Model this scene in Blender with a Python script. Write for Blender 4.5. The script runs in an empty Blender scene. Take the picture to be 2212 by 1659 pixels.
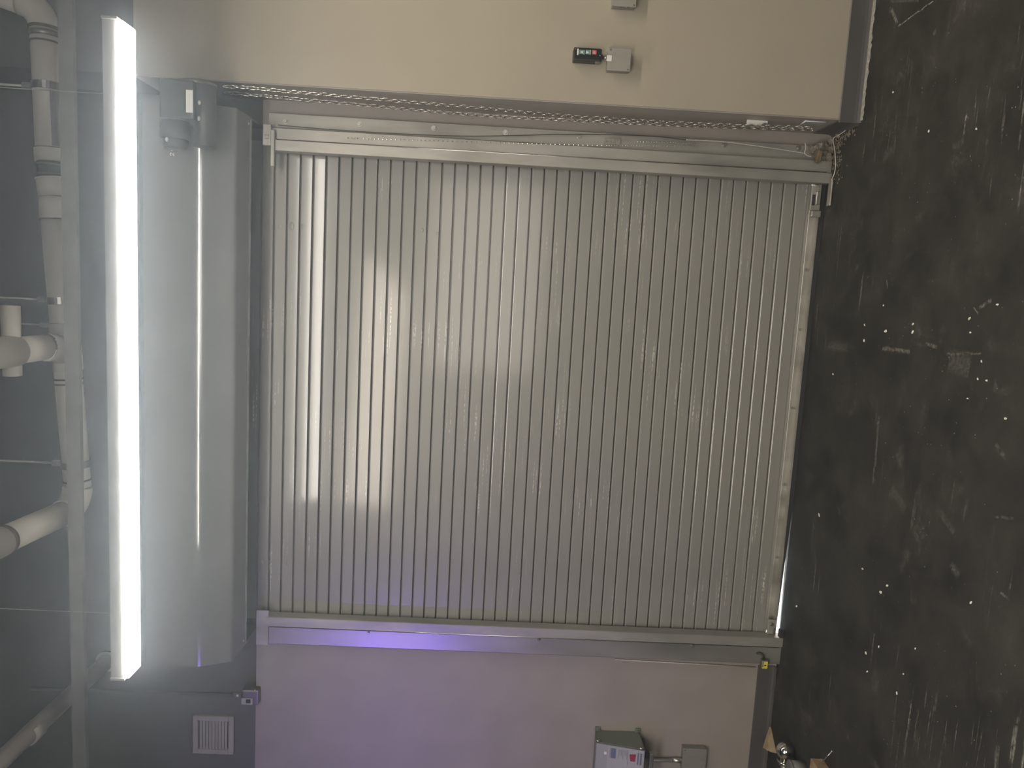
import bpy, bmesh, math, random
from mathutils import Vector, Matrix, Euler, noise

random.seed(7)
S = bpy.context.scene
COL = S.collection

# ------------------------------------------------------------------ camera, light, exposure
F_PX, CAM_Y, CAM_Z = 1600.0, -3.981, 1.6996
YAW, PITCH, ROLL = math.radians(7.115), math.radians(-1.6526), math.radians(2.923)
FW = Vector((-math.sin(YAW) * math.cos(PITCH), math.cos(YAW) * math.cos(PITCH), math.sin(PITCH)))
RT0 = Vector((math.cos(YAW), math.sin(YAW), 0))
UP0 = RT0.cross(FW)
RT = math.cos(ROLL) * RT0 + math.sin(ROLL) * UP0        # photographer's right
UP = -math.sin(ROLL) * RT0 + math.cos(ROLL) * UP0       # photographer's up
EYE = Vector((0, CAM_Y, CAM_Z))
cam_data = bpy.data.cameras.new('camera')
cam = bpy.data.objects.new('camera', cam_data)
COL.objects.link(cam)
cam_data.sensor_fit = 'HORIZONTAL'
cam_data.sensor_width = 36.0
cam_data.lens = 36.0 * F_PX / 2212.0
cam_data.clip_start = 0.05
# the picture was taken with the phone on its side: image x = down, image y = left
cx, cy, cz = -UP, RT, -FW
cam.matrix_world = Matrix(((cx.x, cy.x, cz.x, EYE.x), (cx.y, cy.y, cz.y, EYE.y), (cx.z, cy.z, cz.z, EYE.z), (0, 0, 0, 1)))
S.camera = cam

S.view_settings.view_transform = 'Standard'
S.view_settings.look = 'None'
S.view_settings.exposure = 1.0
S.view_settings.gamma = 1.0
S.view_settings.use_curve_mapping = False

world = bpy.data.worlds.new('daylight')
S.world = world
world.use_nodes = True
wn = world.node_tree.nodes
wn['Background'].inputs['Color'].default_value = (0.72, 0.86, 1.0, 1)
wn['Background'].inputs['Strength'].default_value = 2.5

LAMP_STRENGTH = 16.0          # lens of the strip light

def aim(o, target):
    o.rotation_euler = (Vector(target) - o.location).to_track_quat('-Z', 'Y').to_euler()

def area(name, loc, target, sx, sy, power, color, spread=180):
    l = bpy.data.lights.new(name, 'AREA')
    l.shape = 'RECTANGLE'; l.size = sx; l.size_y = sy
    l.energy = power; l.color = color; l.spread = math.radians(spread)
    o = bpy.data.objects.new(name, l); COL.objects.link(o)
    o.location = loc; aim(o, target)
    return o

sun_l = bpy.data.lights.new('sun', 'SUN'); sun_l.energy = 9.0; sun_l.angle = 0.01; sun_l.color = (1.0, 0.96, 0.9)
sun = bpy.data.objects.new('sun', sun_l); COL.objects.link(sun)
sun.location = (1.0, 6, 4.0); aim(sun, (-1.0, 0.0, 0))
# the shop's other strip lights, behind the photographer, and an added fill light far behind
area('strip_lamp_right', (2.5, -1.9, 3.05), (2.5, -1.6, 0.0), 2.4, 0.12, 29, (1.0, 0.92, 0.76))
area('strip_lamp_rear', (-1.2, -4.8, 3.05), (-1.0, -4.2, 0.0), 2.8, 1.4, 92, (1.0, 0.95, 0.84))
area('rear_fill', (0.2, -9.0, 1.9), (0.4, 0.0, 1.7), 3.2, 2.0, 62, (0.99, 0.98, 0.96))  # broad unseen light, added to even out the door wall
# violet lamp glowing from the left end of the shop
area('violet_lamp', (-3.9, -3.7, 2.62), (-2.55, 0, 2.1), 0.25, 0.15, 2.2, (0.26, 0.16, 1.0), 50)

# ------------------------------------------------------------------ helpers
def at(x, y, X=None, Y=None, Z=None):
    """point of the scene seen at pixel (x, y) of the 2212 x 1659 frame on the plane X, Y or Z = value"""
    d = (1659 - y - 829.5) / F_PX * RT - (x - 1106) / F_PX * UP + FW
    if X is not None: t = (X - EYE.x) / d.x
    elif Y is not None: t = (Y - EYE.y) / d.y
    else: t = (Z - EYE.z) / d.z
    return EYE + t * d

def new_bm(): return bmesh.new()

def box(bm, x0, x1, y0, y1, z0, z1, bev=0.0, seg=1):
    vs = [bm.verts.new((x, y, z)) for x in (x0, x1) for y in (y0, y1) for z in (z0, z1)]
    fs = [(0, 1, 3, 2), (4, 6, 7, 5), (0, 4, 5, 1), (2, 3, 7, 6), (0, 2, 6, 4), (1, 5, 7, 3)]
    faces = [bm.faces.new([vs[i] for i in f]) for f in fs]
    if bev > 0:
        es = list({e for f in faces for e in f.edges})
        bmesh.ops.bevel(bm, geom=es, offset=bev, segments=seg, affect='EDGES', profile=0.6)
    return bm

def hexa(bm, pts):
    """eight corners: lower four then upper four, both in the same turn"""
    vs = [bm.verts.new(p) for p in pts]
    for f in ((3, 2, 1, 0), (4, 5, 6, 7), (0, 1, 5, 4), (1, 2, 6, 5), (2, 3, 7, 6), (3, 0, 4, 7)):
        bm.faces.new([vs[i] for i in f])
    return bm

def frame_of(d):
    d = d.normalized()
    a = Vector((0, 0, 1)) if abs(d.z) < 0.9 else Vector((1, 0, 0))
    u = d.cross(a).normalized()
    return u, d.cross(u).normalized()

def cyl(bm, p0, p1, r0, r1=None, seg=20, caps=True):
    p0, p1 = Vector(p0), Vector(p1)
    r1 = r0 if r1 is None else r1
    u, v = frame_of(p1 - p0)
    A, B = [], []
    for i in range(seg):
        a = 2 * math.pi * i / seg
        n = u * math.cos(a) + v * math.sin(a)
        A.append(bm.verts.new(p0 + n * r0)); B.append(bm.verts.new(p1 + n * r1))
    for i in range(seg):
        j = (i + 1) % seg
        f = bm.faces.new((A[i], A[j], B[j], B[i])); f.smooth = True
    if caps:
        bm.faces.new(A[::-1]); bm.faces.new(B)
    return bm

def tube(bm, pts, r, seg=10, caps=True):
    pts = [Vector(p) for p in pts]
    rs = r if isinstance(r, (list, tuple)) else [r] * len(pts)
    rings = []
    u = None
    for i, p in enumerate(pts):
        d = (pts[min(i + 1, len(pts) - 1)] - pts[max(i - 1, 0)]).normalized()
        if u is None: u, v = frame_of(d)
        else:
            u = (u - d * u.dot(d)).normalized(); v = d.cross(u)
        rings.append([bm.verts.new(p + (u * math.cos(2 * math.pi * k / seg) + v * math.sin(2 * math.pi * k / seg)) * rs[i]) for k in range(seg)])
    for a, b in zip(rings, rings[1:]):
        for k in range(seg):
            j = (k + 1) % seg
            f = bm.faces.new((a[k], a[j], b[j], b[k])); f.smooth = True
    if caps:
        bm.faces.new(rings[0][::-1]); bm.faces.new(rings[-1])
    return bm

def smooth_path(pts, n=8):
    pts = [Vector(p) for p in pts]
    P = [pts[0]] + pts + [pts[-1]]
    out = []
    for i in range(1, len(P) - 2):
        for k in range(n):
            t = k / n
            a, b, c, d = P[i - 1], P[i], P[i + 1], P[i + 2]
            out.append(0.5 * ((2 * b) + (c - a) * t + (2 * a - 5 * b + 4 * c - d) * t * t + (3 * b - a - 3 * c + d) * t ** 3))
    out.append(pts[-1])
    return out

def extrude_x(bm, prof, x0, x1, smooth=False, closed=True):
    """profile of (y, z) points swept from x0 to x1"""
    A = [bm.verts.new((x0, y, z)) for y, z in prof]
    B = [bm.verts.new((x1, y, z)) for y, z in prof]
    n = len(prof)
    for i in range(n if closed else n - 1):
        j = (i + 1) % n
        f = bm.faces.new((A[i], A[j], B[j], B[i])); f.smooth = smooth
    if closed:
        bm.faces.new(A[::-1]); bm.faces.new(B)
    return bm

def extrude_z(bm, prof, z0, z1):
    """profile of (x, y) points swept from z0 to z1"""
    A = [bm.verts.new((x, y, z0)) for x, y in prof]
    B = [bm.verts.new((x, y, z1)) for x, y in prof]
    n = len(prof)
    for i in range(n):
        j = (i + 1) % n
        bm.faces.new((A[i], A[j], B[j], B[i]))
    bm.faces.new(A[::-1]); bm.faces.new(B)
    return bm

def ball(bm, c, r, u=16, v=10, sc=(1, 1, 1)):
    m = Matrix.Translation(Vector(c)) @ Matrix.Diagonal((r * sc[0], r * sc[1], r * sc[2], 1))
    g = bmesh.ops.create_uvsphere(bm, u_segments=u, v_segments=v, radius=1.0, matrix=m)
    for vtx in g['verts']:
        for f in vtx.link_faces: f.smooth = True
    return bm

def chunk(bm, c, size, seed, sub=1):
    g = bmesh.ops.create_icosphere(bm, subdivisions=sub, radius=1.0)
    for vtx in g['verts']:
        q = vtx.co * 1.7 + Vector((seed * 3.1, seed, 0))
        k = 0.8 + 0.5 * noise.noise(q) + (0.22 * noise.noise(q * 3.1) + 0.12 * noise.noise(q * 7.3) if sub > 1 else 0)
        vtx.co = Vector((vtx.co.x * size[0] * k, vtx.co.y * size[1] * k, vtx.co.z * size[2] * k)) + Vector(c)
    return bm

def obj(name, bm, m, parent=None, loc=None):
    """ONE mesh object; its vertices are given in world space, its origin goes to its parent or to loc"""
    bmesh.ops.recalc_face_normals(bm, faces=bm.faces)
    o0 = Vector((0, 0, 0))
    p = parent
    while p is not None:
        o0 += p.location; p = p.parent
    if loc is not None: o0 = Vector(loc)
    bmesh.ops.translate(bm, verts=bm.verts, vec=-o0)
    me = bpy.data.meshes.new(name)
    bm.to_mesh(me); bm.free()
    if m is not None: me.materials.append(m)
    o = bpy.data.objects.new(name, me); COL.objects.link(o)
    if parent is not None: o.parent = parent
    elif loc is not None: o.location = loc
    return o

def tag(o, label, cat, group=None, kind=None):
    o['label'] = label; o['category'] = cat
    if group: o['group'] = group
    if kind: o['kind'] = kind
    return o

def thing(name, loc, label, cat, group=None, kind=None):
    o = bpy.data.objects.new(name, None); COL.objects.link(o)
    o.location = loc; o.empty_display_size = 0.05
    return tag(o, label, cat, group, kind)

def copy_to(src, parent, loc):
    c = src.copy(); COL.objects.link(c); c.parent = parent; c.location = loc
    return c

# ------------------------------------------------------------------ materials
def mat(name, base, rough=0.5, metal=0.0, var=0.12, scale=8.0, bump=0.0, bscale=60.0, spec=0.5, rvar=0.0, stretch=(1, 1, 1), dark=None, dark_amt=0.0, dark_scale=2.0, emit=0.0, coat=0.0, scratch=False):
    m = bpy.data.materials.new(name); m.use_nodes = True
    nt = m.node_tree; N = nt.nodes; L = nt.links
    b = N['Principled BSDF']
    tc = N.new('ShaderNodeTexCoord'); mp = N.new('ShaderNodeMapping')
    mp.inputs['Scale'].default_value = stretch
    L.new(tc.outputs['Object'], mp.inputs['Vector'])
    n1 = N.new('ShaderNodeTexNoise'); n1.inputs['Scale'].default_value = scale; n1.inputs['Detail'].default_value = 6
    L.new(mp.outputs[0], n1.inputs['Vector'])
    mr = N.new('ShaderNodeMapRange')
    mr.inputs['From Min'].default_value = 0.3; mr.inputs['From Max'].default_value = 0.7
    mr.inputs['To Min'].default_value = 1 - var; mr.inputs['To Max'].default_value = 1 + var
    L.new(n1.outputs['Fac'], mr.inputs['Value'])
    mul = N.new('ShaderNodeVectorMath'); mul.operation = 'SCALE'
    mul.inputs[0].default_value = base
    L.new(mr.outputs[0], mul.inputs['Scale'])
    last = mul.outputs[0]
    if dark is not None:
        n2 = N.new('ShaderNodeTexNoise'); n2.inputs['Scale'].default_value = dark_scale; n2.inputs['Detail'].default_value = 8
        n2.inputs['Roughness'].default_value = 0.65
        L.new(mp.outputs[0], n2.inputs['Vector'])
        r2 = N.new('ShaderNodeMapRange'); r2.inputs['From Min'].default_value = 0.5; r2.inputs['From Max'].default_value = 0.72
        r2.inputs['To Max'].default_value = dark_amt
        L.new(n2.outputs['Fac'], r2.inputs['Value'])
        mx = N.new('ShaderNodeMix'); mx.data_type = 'RGBA'
        L.new(r2.outputs[0], mx.inputs[0]); L.new(last, mx.inputs[6]); mx.inputs[7].default_value = (*dark, 1)
        last = mx.outputs[2]
    if scratch:                                        # worn pale streaks running along the slats
        geo = N.new('ShaderNodeNewGeometry')
        def streak(sc, det, lo, hi):
            q = N.new('ShaderNodeMapping'); q.inputs['Scale'].default_value = sc
            L.new(geo.outputs['Position'], q.inputs['Vector'])
            t = N.new('ShaderNodeTexNoise'); t.inputs['Scale'].default_value = 1.0; t.inputs['Detail'].default_value = det
            L.new(q.outputs[0], t.inputs['Vector'])
            r = N.new('ShaderNodeMapRange'); r.inputs['From Min'].default_value = lo; r.inputs['From Max'].default_value = hi
            L.new(t.outputs['Fac'], r.inputs['Value']); return r.outputs[0]
        s1, s2, s3 = streak((2.2, 1, 150), 2, 0.61, 0.65), streak((1.6, 1, 2.5), 2, 0.50, 0.60), streak((60, 1, 60), 2, 0.42, 0.56)
        m1 = N.new('ShaderNodeMath'); m1.operation = 'MULTIPLY'; L.new(s1, m1.inputs[0]); L.new(s2, m1.inputs[1])
        m2 = N.new('ShaderNodeMath'); m2.operation = 'MULTIPLY'; L.new(m1.outputs[0], m2.inputs[0]); L.new(s3, m2.inputs[1])
        mx = N.new('ShaderNodeMix'); mx.data_type = 'RGBA'
        L.new(m2.outputs[0], mx.inputs[0]); L.new(last, mx.inputs[6]); mx.inputs[7].default_value = (0.68, 0.67, 0.63, 1)
        last = mx.outputs[2]
    L.new(last, b.inputs['Base Color'])
    b.inputs['Roughness'].default_value = rough
    b.inputs['Metallic'].default_value = metal
    b.inputs['Specular IOR Level'].default_value = spec
    if rvar > 0:
        r3 = N.new('ShaderNodeMapRange'); r3.inputs['From Min'].default_value = 0.3; r3.inputs['From Max'].default_value = 0.7
        r3.inputs['To Min'].default_value = max(0.02, rough - rvar); r3.inputs['To Max'].default_value = min(1, rough + rvar)
        L.new(n1.outputs['Fac'], r3.inputs['Value']); L.new(r3.outputs[0], b.inputs['Roughness'])
    if bump > 0:
        n4 = N.new('ShaderNodeTexNoise'); n4.inputs['Scale'].default_value = bscale; n4.inputs['Detail'].default_value = 4
        L.new(mp.outputs[0], n4.inputs['Vector'])
        bp = N.new('ShaderNodeBump'); bp.inputs['Strength'].default_value = bump; bp.inputs['Distance'].default_value = 0.004
        L.new(n4.outputs['Fac'], bp.inputs['Height']); L.new(bp.outputs[0], b.inputs['Normal'])
    if coat > 0:
        b.inputs['Coat Weight'].default_value = coat; b.inputs['Coat Roughness'].default_value = 0.11
    if emit > 0:
        b.inputs['Emission Color'].default_value = (*base, 1); b.inputs['Emission Strength'].default_value = emit
    return m

M = {}
M['wall'] = mat('beige_wall_paint', (0.36, 0.325, 0.26), 0.62, var=0.035, scale=3, bump=0.06, bscale=220)
M['reveal'] = mat('taupe_trim_paint', (0.315, 0.288, 0.262), 0.5, var=0.06, scale=6, bump=0.05, bscale=120)
M['upper'] = mat('dark_grey_wall_paint', (0.105, 0.105, 0.10), 0.6, var=0.12, scale=4, bump=0.1, bscale=160)
M['beam'] = mat('grey_beam_paint', (0.16, 0.16, 0.15), 0.6, var=0.15, scale=9, bump=0.3, bscale=90)
M['ceil'] = mat('dark_ceiling_paint', (0.07, 0.072, 0.072), 0.8, var=0.2, scale=3)
M['base'] = mat('charcoal_vinyl_base', (0.085, 0.08, 0.08), 0.45, var=0.1, scale=10)
M['caulk'] = mat('dusty_pale_caulk', (0.30, 0.29, 0.26), 0.9, var=0.35, scale=90, bump=0.5, bscale=200)
M['slat'] = mat('grey_enamelled_steel', (0.262, 0.256, 0.235), 0.36, coat=0.75, var=0.05, scale=5, bump=0.012, bscale=30, rvar=0.05, stretch=(0.35, 1, 1), spec=0.5, scratch=True)
M['galv'] = mat('galvanised_steel', (0.40, 0.39, 0.355), 0.46, metal=0.55, var=0.2, scale=9, bump=0.05, bscale=50, rvar=0.1, stretch=(1, 1, 0.25), dark=(0.16, 0.145, 0.125), dark_amt=0.6, dark_scale=5)
M['galv_flange'] = mat('smooth_galvanised_flange', (0.40, 0.39, 0.37), 0.36, metal=0.65, var=0.15, scale=9, bump=0.03, bscale=30, rvar=0.06, stretch=(1, 1, 0.25))
M['galv_clean'] = mat('clean_galvanised_steel', (0.55, 0.54, 0.51), 0.28, metal=0.9, var=0.15, scale=20)
M['hood'] = mat('grey_hood_sheet', (0.26, 0.262, 0.25), 0.15, metal=0.35, var=0.06, scale=2.5, bump=0.03, bscale=2.2, rvar=0.03, spec=0.6)
M['black'] = mat('black_plastic', (0.012, 0.013, 0.014), 0.35, var=0.1)
M['motor'] = mat('dark_operator_enamel', (0.05, 0.052, 0.055), 0.42, var=0.15)
M['white'] = mat('white_card', (0.72, 0.71, 0.68), 0.6, var=0.05)
M['pvc'] = mat('cream_plastic_pipe', (0.56, 0.53, 0.47), 0.42, var=0.08, scale=6)
M['rubber'] = mat('black_rubber', (0.03, 0.032, 0.035), 0.7, var=0.1)
M['seam'] = mat('brown_cement_seam', (0.14, 0.12, 0.10), 0.8, var=0.2, scale=40)
M['steel'] = mat('dull_steel', (0.33, 0.33, 0.32), 0.35, metal=0.8, var=0.15, scale=30)
M['chain'] = mat('zinc_chain_steel', (0.66, 0.64, 0.60), 0.22, metal=1.0, var=0.15, scale=40)
M['chrome'] = mat('chrome', (0.75, 0.73, 0.68), 0.1, metal=1.0, var=0.1, scale=30)
M['vent'] = mat('off_white_vent_enamel', (0.36, 0.345, 0.31), 0.5, var=0.06)
M['disc'] = mat('grey_green_enclosure', (0.145, 0.16, 0.14), 0.42, var=0.06)
M['disc_face'] = mat('grey_enclosure_face', (0.30, 0.30, 0.33), 0.45, var=0.05)
M['label'] = mat('pale_label', (0.36, 0.36, 0.40), 0.5, var=0.04)
M['blue'] = mat('blue_print', (0.13, 0.145, 0.25), 0.5, var=0.05)
M['grey'] = mat('grey_print', (0.22, 0.22, 0.24), 0.5, var=0.05)
M['red'] = mat('red_print', (0.26, 0.025, 0.055), 0.5, var=0.1)
M['redb'] = mat('red_button', (0.62, 0.09, 0.08), 0.4, var=0.1)
M['green'] = mat('green_button', (0.16, 0.30, 0.26), 0.4, var=0.1)
M['print'] = mat('white_print', (0.7, 0.72, 0.7), 0.5, var=0.03)
M['yellow'] = mat('yellow_label', (0.72, 0.60, 0.10), 0.5, var=0.06)
M['brass'] = mat('padlock_laminated_steel', (0.22, 0.21, 0.19), 0.4, metal=0.8, var=0.2)
M['wood'] = mat('rough_sawn_pine', (0.33, 0.26, 0.165), 0.75, var=0.3, scale=14, stretch=(1, 1, 0.2), bump=0.3, bscale=60)
M['endgrain'] = mat('weathered_wood_block', (0.31, 0.21, 0.125), 0.8, var=0.35, scale=20, bump=0.4, bscale=60)
M['shim'] = mat('dirty_splintered_wood', (0.16, 0.125, 0.08), 0.85, var=0.35, scale=25, bump=0.5, bscale=60)
M['cyl'] = mat('grey_can_paint', (0.16, 0.16, 0.155), 0.55, var=0.15)
M['rubble'] = mat('broken_mortar', (0.21, 0.19, 0.155), 0.9, var=0.45, scale=30, bump=0.8, bscale=70)
M['dust'] = mat('gritty_dust', (0.20, 0.17, 0.125), 0.95, var=0.5, scale=60, bump=1.0, bscale=120)
M['chip'] = mat('white_paint_flake', (0.75, 0.73, 0.66), 0.6, var=0.1)
M['wire'] = mat('pale_wire', (0.55, 0.53, 0.48), 0.5, var=0.1, scale=60)
M['shadewire'] = mat('shaded_cord', (0.06, 0.055, 0.05), 0.6, var=0.1, scale=60)  # same cord, darkened for its stretch in shadow
M['void'] = mat('dark_gap_backing', (0.01, 0.01, 0.01), 0.8, var=0.05)
M['out'] = mat('sunlit_pale_concrete', (0.62, 0.60, 0.56), 0.8, var=0.1)
M['housing'] = mat('white_fixture_enamel', (0.26, 0.26, 0.255), 0.4, var=0.03)

def lens_material():
    m = bpy.data.materials.new('lit_acrylic_lens'); m.use_nodes = True
    N = m.node_tree.nodes; L = m.node_tree.links
    N.remove(N['Principled BSDF'])
    e = N.new('ShaderNodeEmission'); e.inputs['Color'].default_value = (1.0, 0.965, 0.90, 1); e.inputs['Strength'].default_value = LAMP_STRENGTH
    L.new(e.outputs[0], N['Material Output'].inputs['Surface'])
    return m
M['lens'] = lens_material()

def floor_material():
    m = bpy.data.materials.new('worn_black_floor'); m.use_nodes = True
    nt = m.node_tree; N = nt.nodes; L = nt.links
    b = N['Principled BSDF']
    tc = N.new('ShaderNodeTexCoord')
    P = tc.outputs['Object']
    def noise_n(scale, detail=5, rough=0.6, vec=P):
        n = N.new('ShaderNodeTexNoise'); n.inputs['Scale'].default_value = scale
        n.inputs['Detail'].default_value = detail; n.inputs['Roughness'].default_value = rough
        L.new(vec, n.inputs['Vector']); return n.outputs['Fac']
    def rng(v, a, c, lo=0.0, hi=1.0):
        r = N.new('ShaderNodeMapRange'); r.inputs['From Min'].default_value = a; r.inputs['From Max'].default_value = c
        r.inputs['To Min'].default_value = lo; r.inputs['To Max'].default_value = hi
        L.new(v, r.inputs['Value']); return r.outputs[0]
    def mth(op, a, c=None):
        k = N.new('ShaderNodeMath'); k.operation = op
        for i, v in enumerate((a, c)):
            if v is None: continue
            if isinstance(v, (int, float)): k.inputs[i].default_value = v
            else: L.new(v, k.inputs[i])
        return k.outputs[0]
    big = rng(noise_n(3.2, 10, 0.72), 0.36, 0.70)
    fine = rng(noise_n(160, 3), 0.3, 0.75, 0.78, 1.25)
    ramp = N.new('ShaderNodeMix'); ramp.data_type = 'RGBA'
    L.new(big, ramp.inputs[0]); ramp.inputs[6].default_value = (0.017, 0.017, 0.0155, 1); ramp.inputs[7].default_value = (0.052, 0.049, 0.043, 1)
    sc = N.new('ShaderNodeVectorMath'); sc.operation = 'SCALE'
    L.new(ramp.outputs[2], sc.inputs[0]); L.new(fine, sc.inputs['Scale'])
    # scuffs: thin stretched streaks in two directions, sparse
    total = None
    for ang, seed in ((0.7, 3.0), (-0.5, 9.0), (1.35, 17.0)):
        mp = N.new('ShaderNodeMapping'); mp.inputs['Rotation'].default_value = (0, 0, ang)
        mp.inputs['Scale'].default_value = (1.6, 26, 1); mp.inputs['Location'].default_value = (seed, seed * 2, 0)
        L.new(P, mp.inputs['Vector'])
        st = rng(noise_n(1.6, 3, 0.5, mp.outputs[0]), 0.64, 0.74)
        gate = rng(noise_n(1.7, 2, 0.5), 0.5, 0.62)
        v = mth('MULTIPLY', mth('MULTIPLY', mth('MULTIPLY', st, gate), rng(noise_n(60, 2), 0.35, 0.6)), 0.55)
        total = v if total is None else mth('ADD', total, v)
    # chalky smears
    total = mth('ADD', total, mth('MULTIPLY', mth('MULTIPLY', rng(noise_n(5.5, 4, 0.6), 0.60, 0.74), rng(noise_n(45, 4, 0.7), 0.42, 0.66)), 0.22))
    # pale dots of dust
    vo = N.new('ShaderNodeTexVoronoi'); vo.inputs['Scale'].default_value = 34; L.new(P, vo.inputs['Vector'])
    keep = rng(noise_n(7, 2), 0.47, 0.56)
    dots = mth('MULTIPLY', mth('MULTIPLY', rng(vo.outputs['Distance'], 0.05, 0.10, 1, 0), keep), 0.6)
    total = mth('ADD', total, dots)
    # the single scratches one can point to, each a segment on the floor
    segs = []
    for x0, y0, x1, y1, w, amp in SCRATCHES:
        a, c = at(x0, y0, Z=0), at(x1, y1, Z=0)
        segs.append((a.x, a.y, c.x, c.y, w, amp))
    sep = N.new('ShaderNodeSeparateXYZ'); L.new(P, sep.inputs[0])
    wob = mth('MULTIPLY', mth('SUBTRACT', noise_n(30, 2), 0.5), 0.012)
    px = mth('ADD', sep.outputs[0], wob); py = mth('ADD', sep.outputs[1], wob)
    brk = rng(noise_n(70, 2), 0.36, 0.55)
    for ax, ay, bx_, by_, w, amp in segs:
        dx, dy = bx_ - ax, by_ - ay; l2 = dx * dx + dy * dy; ln = math.sqrt(l2)
        t = mth('ADD', mth('MULTIPLY', mth('SUBTRACT', px, ax), dx / l2), mth('MULTIPLY', mth('SUBTRACT', py, ay), dy / l2))
        s = mth('ABSOLUTE', mth('ADD', mth('MULTIPLY', mth('SUBTRACT', px, ax), -dy / ln), mth('MULTIPLY', mth('SUBTRACT', py, ay), dx / ln)))
        inside = mth('MULTIPLY', mth('GREATER_THAN', t, 0.0), mth('LESS_THAN', t, 1.0))
        v = mth('MULTIPLY', mth('MULTIPLY', mth('MULTIPLY', rng(s, w * 0.3, w, 1, 0), inside), brk), amp)
        total = mth('ADD', total, mth('MULTIPLY', v, 0.55))
    mx = N.new('ShaderNodeMix'); mx.data_type = 'RGBA'; mx.clamp_factor = True
    L.new(total, mx.inputs[0]); L.new(sc.outputs[0], mx.inputs[6]); mx.inputs[7].default_value = (0.42, 0.40, 0.36, 1)
    L.new(mx.outputs[2], b.inputs['Base Color'])
    L.new(rng(big, 0, 1, 0.72, 0.55), b.inputs['Roughness'])
    b.inputs['Specular IOR Level'].default_value = 0.3
    bp = N.new('ShaderNodeBump'); bp.inputs['Strength'].default_value = 0.25; bp.inputs['Distance'].default_value = 0.003
    L.new(fine, bp.inputs['Height']); L.new(bp.outputs[0], b.inputs['Normal'])
    return m
SCRATCHES = [(1940, 57, 2016, 2, 0.004, 1.0), (1926, 20, 1938, 50, 0.012, 0.7), (1925, 1, 1985, 0, 0.01, 0.3),
             (1906, 752, 1965, 760, 0.012, 0.55), (2115, 665, 2142, 648, 0.008, 0.55), (2103, 664, 2112, 676, 0.005, 0.6),
             (2045, 764, 2120, 764, 0.006, 0.35), (2050, 778, 2095, 792, 0.05, 0.22), (2000, 742, 2024, 750, 0.010, 0.5),
             (1898, 900, 1890, 1010, 0.012, 0.35), (1888, 1010, 1886, 1045, 0.010, 0.3), (1915, 605, 1918, 624, 0.006, 0.5),
             (1790, 745, 1830, 752, 0.03, 0.2), (2054, 1218, 2072, 1245, 0.02, 0.25), (2160, 1280, 2182, 1296, 0.006, 0.35),
             (2086, 250, 2092, 256, 0.006, 0.5), (2016, 75, 2022, 66, 0.012, 0.35), (2150, 1115, 2190, 1120, 0.006, 0.25),
             (1925, 1055, 1955, 1100, 0.03, 0.16), (2030, 1105, 2060, 1150, 0.02, 0.16), (2150, 960, 2172, 990, 0.012, 0.2)]
M['floor'] = floor_material()

# ------------------------------------------------------------------ the room
DOOR_L, DOOR_R = -1.86, 0.67           # clear opening
HEAD = 2.93
WL_Y, WR_Y = -0.03, -0.34
REV_X = 0.905
CEIL = 4.7
HDR_Y = 0.022
WR_TOP = at(288, 30, Y=-0.34).z

def struct(name, bm, m, label, cat):
    return tag(obj(name, bm, m), label, cat, kind='structure')

struct('floor', box(new_bm(), -5.2, 4.6, -9.2, -0.046, -0.12, 0.0), M['floor'], 'black worn floor with pale scratches and flecks', 'floor')
struct('ceiling', box(new_bm(), -5.2, 4.6, -9.2, 0.4, CEIL, CEIL + 0.15), M['ceil'], 'dark painted ceiling above the pipes', 'ceiling')
struct('wall_back', box(new_bm(), -5.2, DOOR_L - 0.03, WL_Y, 0.22, 0.0, HEAD), M['reveal'], 'taupe painted wall holding the grey green disconnect switch', 'wall')
struct('wall_header', box(new_bm(), -5.2, REV_X + 0.1, HDR_Y, 0.22, HEAD, CEIL), M['upper'], 'dark grey wall above the rolling door behind the hood', 'wall')
struct('wall_right_upper', box(new_bm(), REV_X, 4.6, WR_Y, 0.22, WR_TOP, CEIL), M['upper'], 'dark grey upper part of the beige wall near the lamp end', 'wall')
bm = box(new_bm(), REV_X, 4.6, WR_Y, 0.22, 0.0, WR_TOP)
struct('wall_right', bm, M['wall'], 'beige painted wall holding the push button station', 'wall')
# taupe reveal: thin panel on the side of the forward wall, and the jamb strip beside the guide
struct('trim_1', box(new_bm(), REV_X - 0.006, REV_X, WR_Y + 0.004, -0.02, 0.0, WR_TOP), M['reveal'], 'taupe side face of the forward wall behind the hoist chain', 'trim')
struct('trim_2', box(new_bm(), DOOR_R + 0.03, REV_X - 0.006, WL_Y, 0.22, 0.0, HEAD), M['reveal'], 'taupe jamb strip between the bolted guide and the side face', 'trim')
struct('wall_left', box(new_bm(), -5.4, -5.2, -9.2, 0.22, 0.0, CEIL), M['wall'], 'beige wall at the left end of the shop', 'wall')
struct('wall_side', box(new_bm(), 4.6, 4.8, -9.2, 0.22, 0.0, CEIL), M['wall'], 'beige wall at the right end of the shop', 'wall')
struct('wall_rear', box(new_bm(), -5.4, 4.8, -9.4, -9.2, 0.0, CEIL), M['wall'], 'beige wall behind the photographer', 'wall')
struct('ground', box(new_bm(), -8, 8, -0.046, 12, -0.14, -0.001), M['out'], 'pale sunlit pavement outside the rolling door', 'ground')

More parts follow.
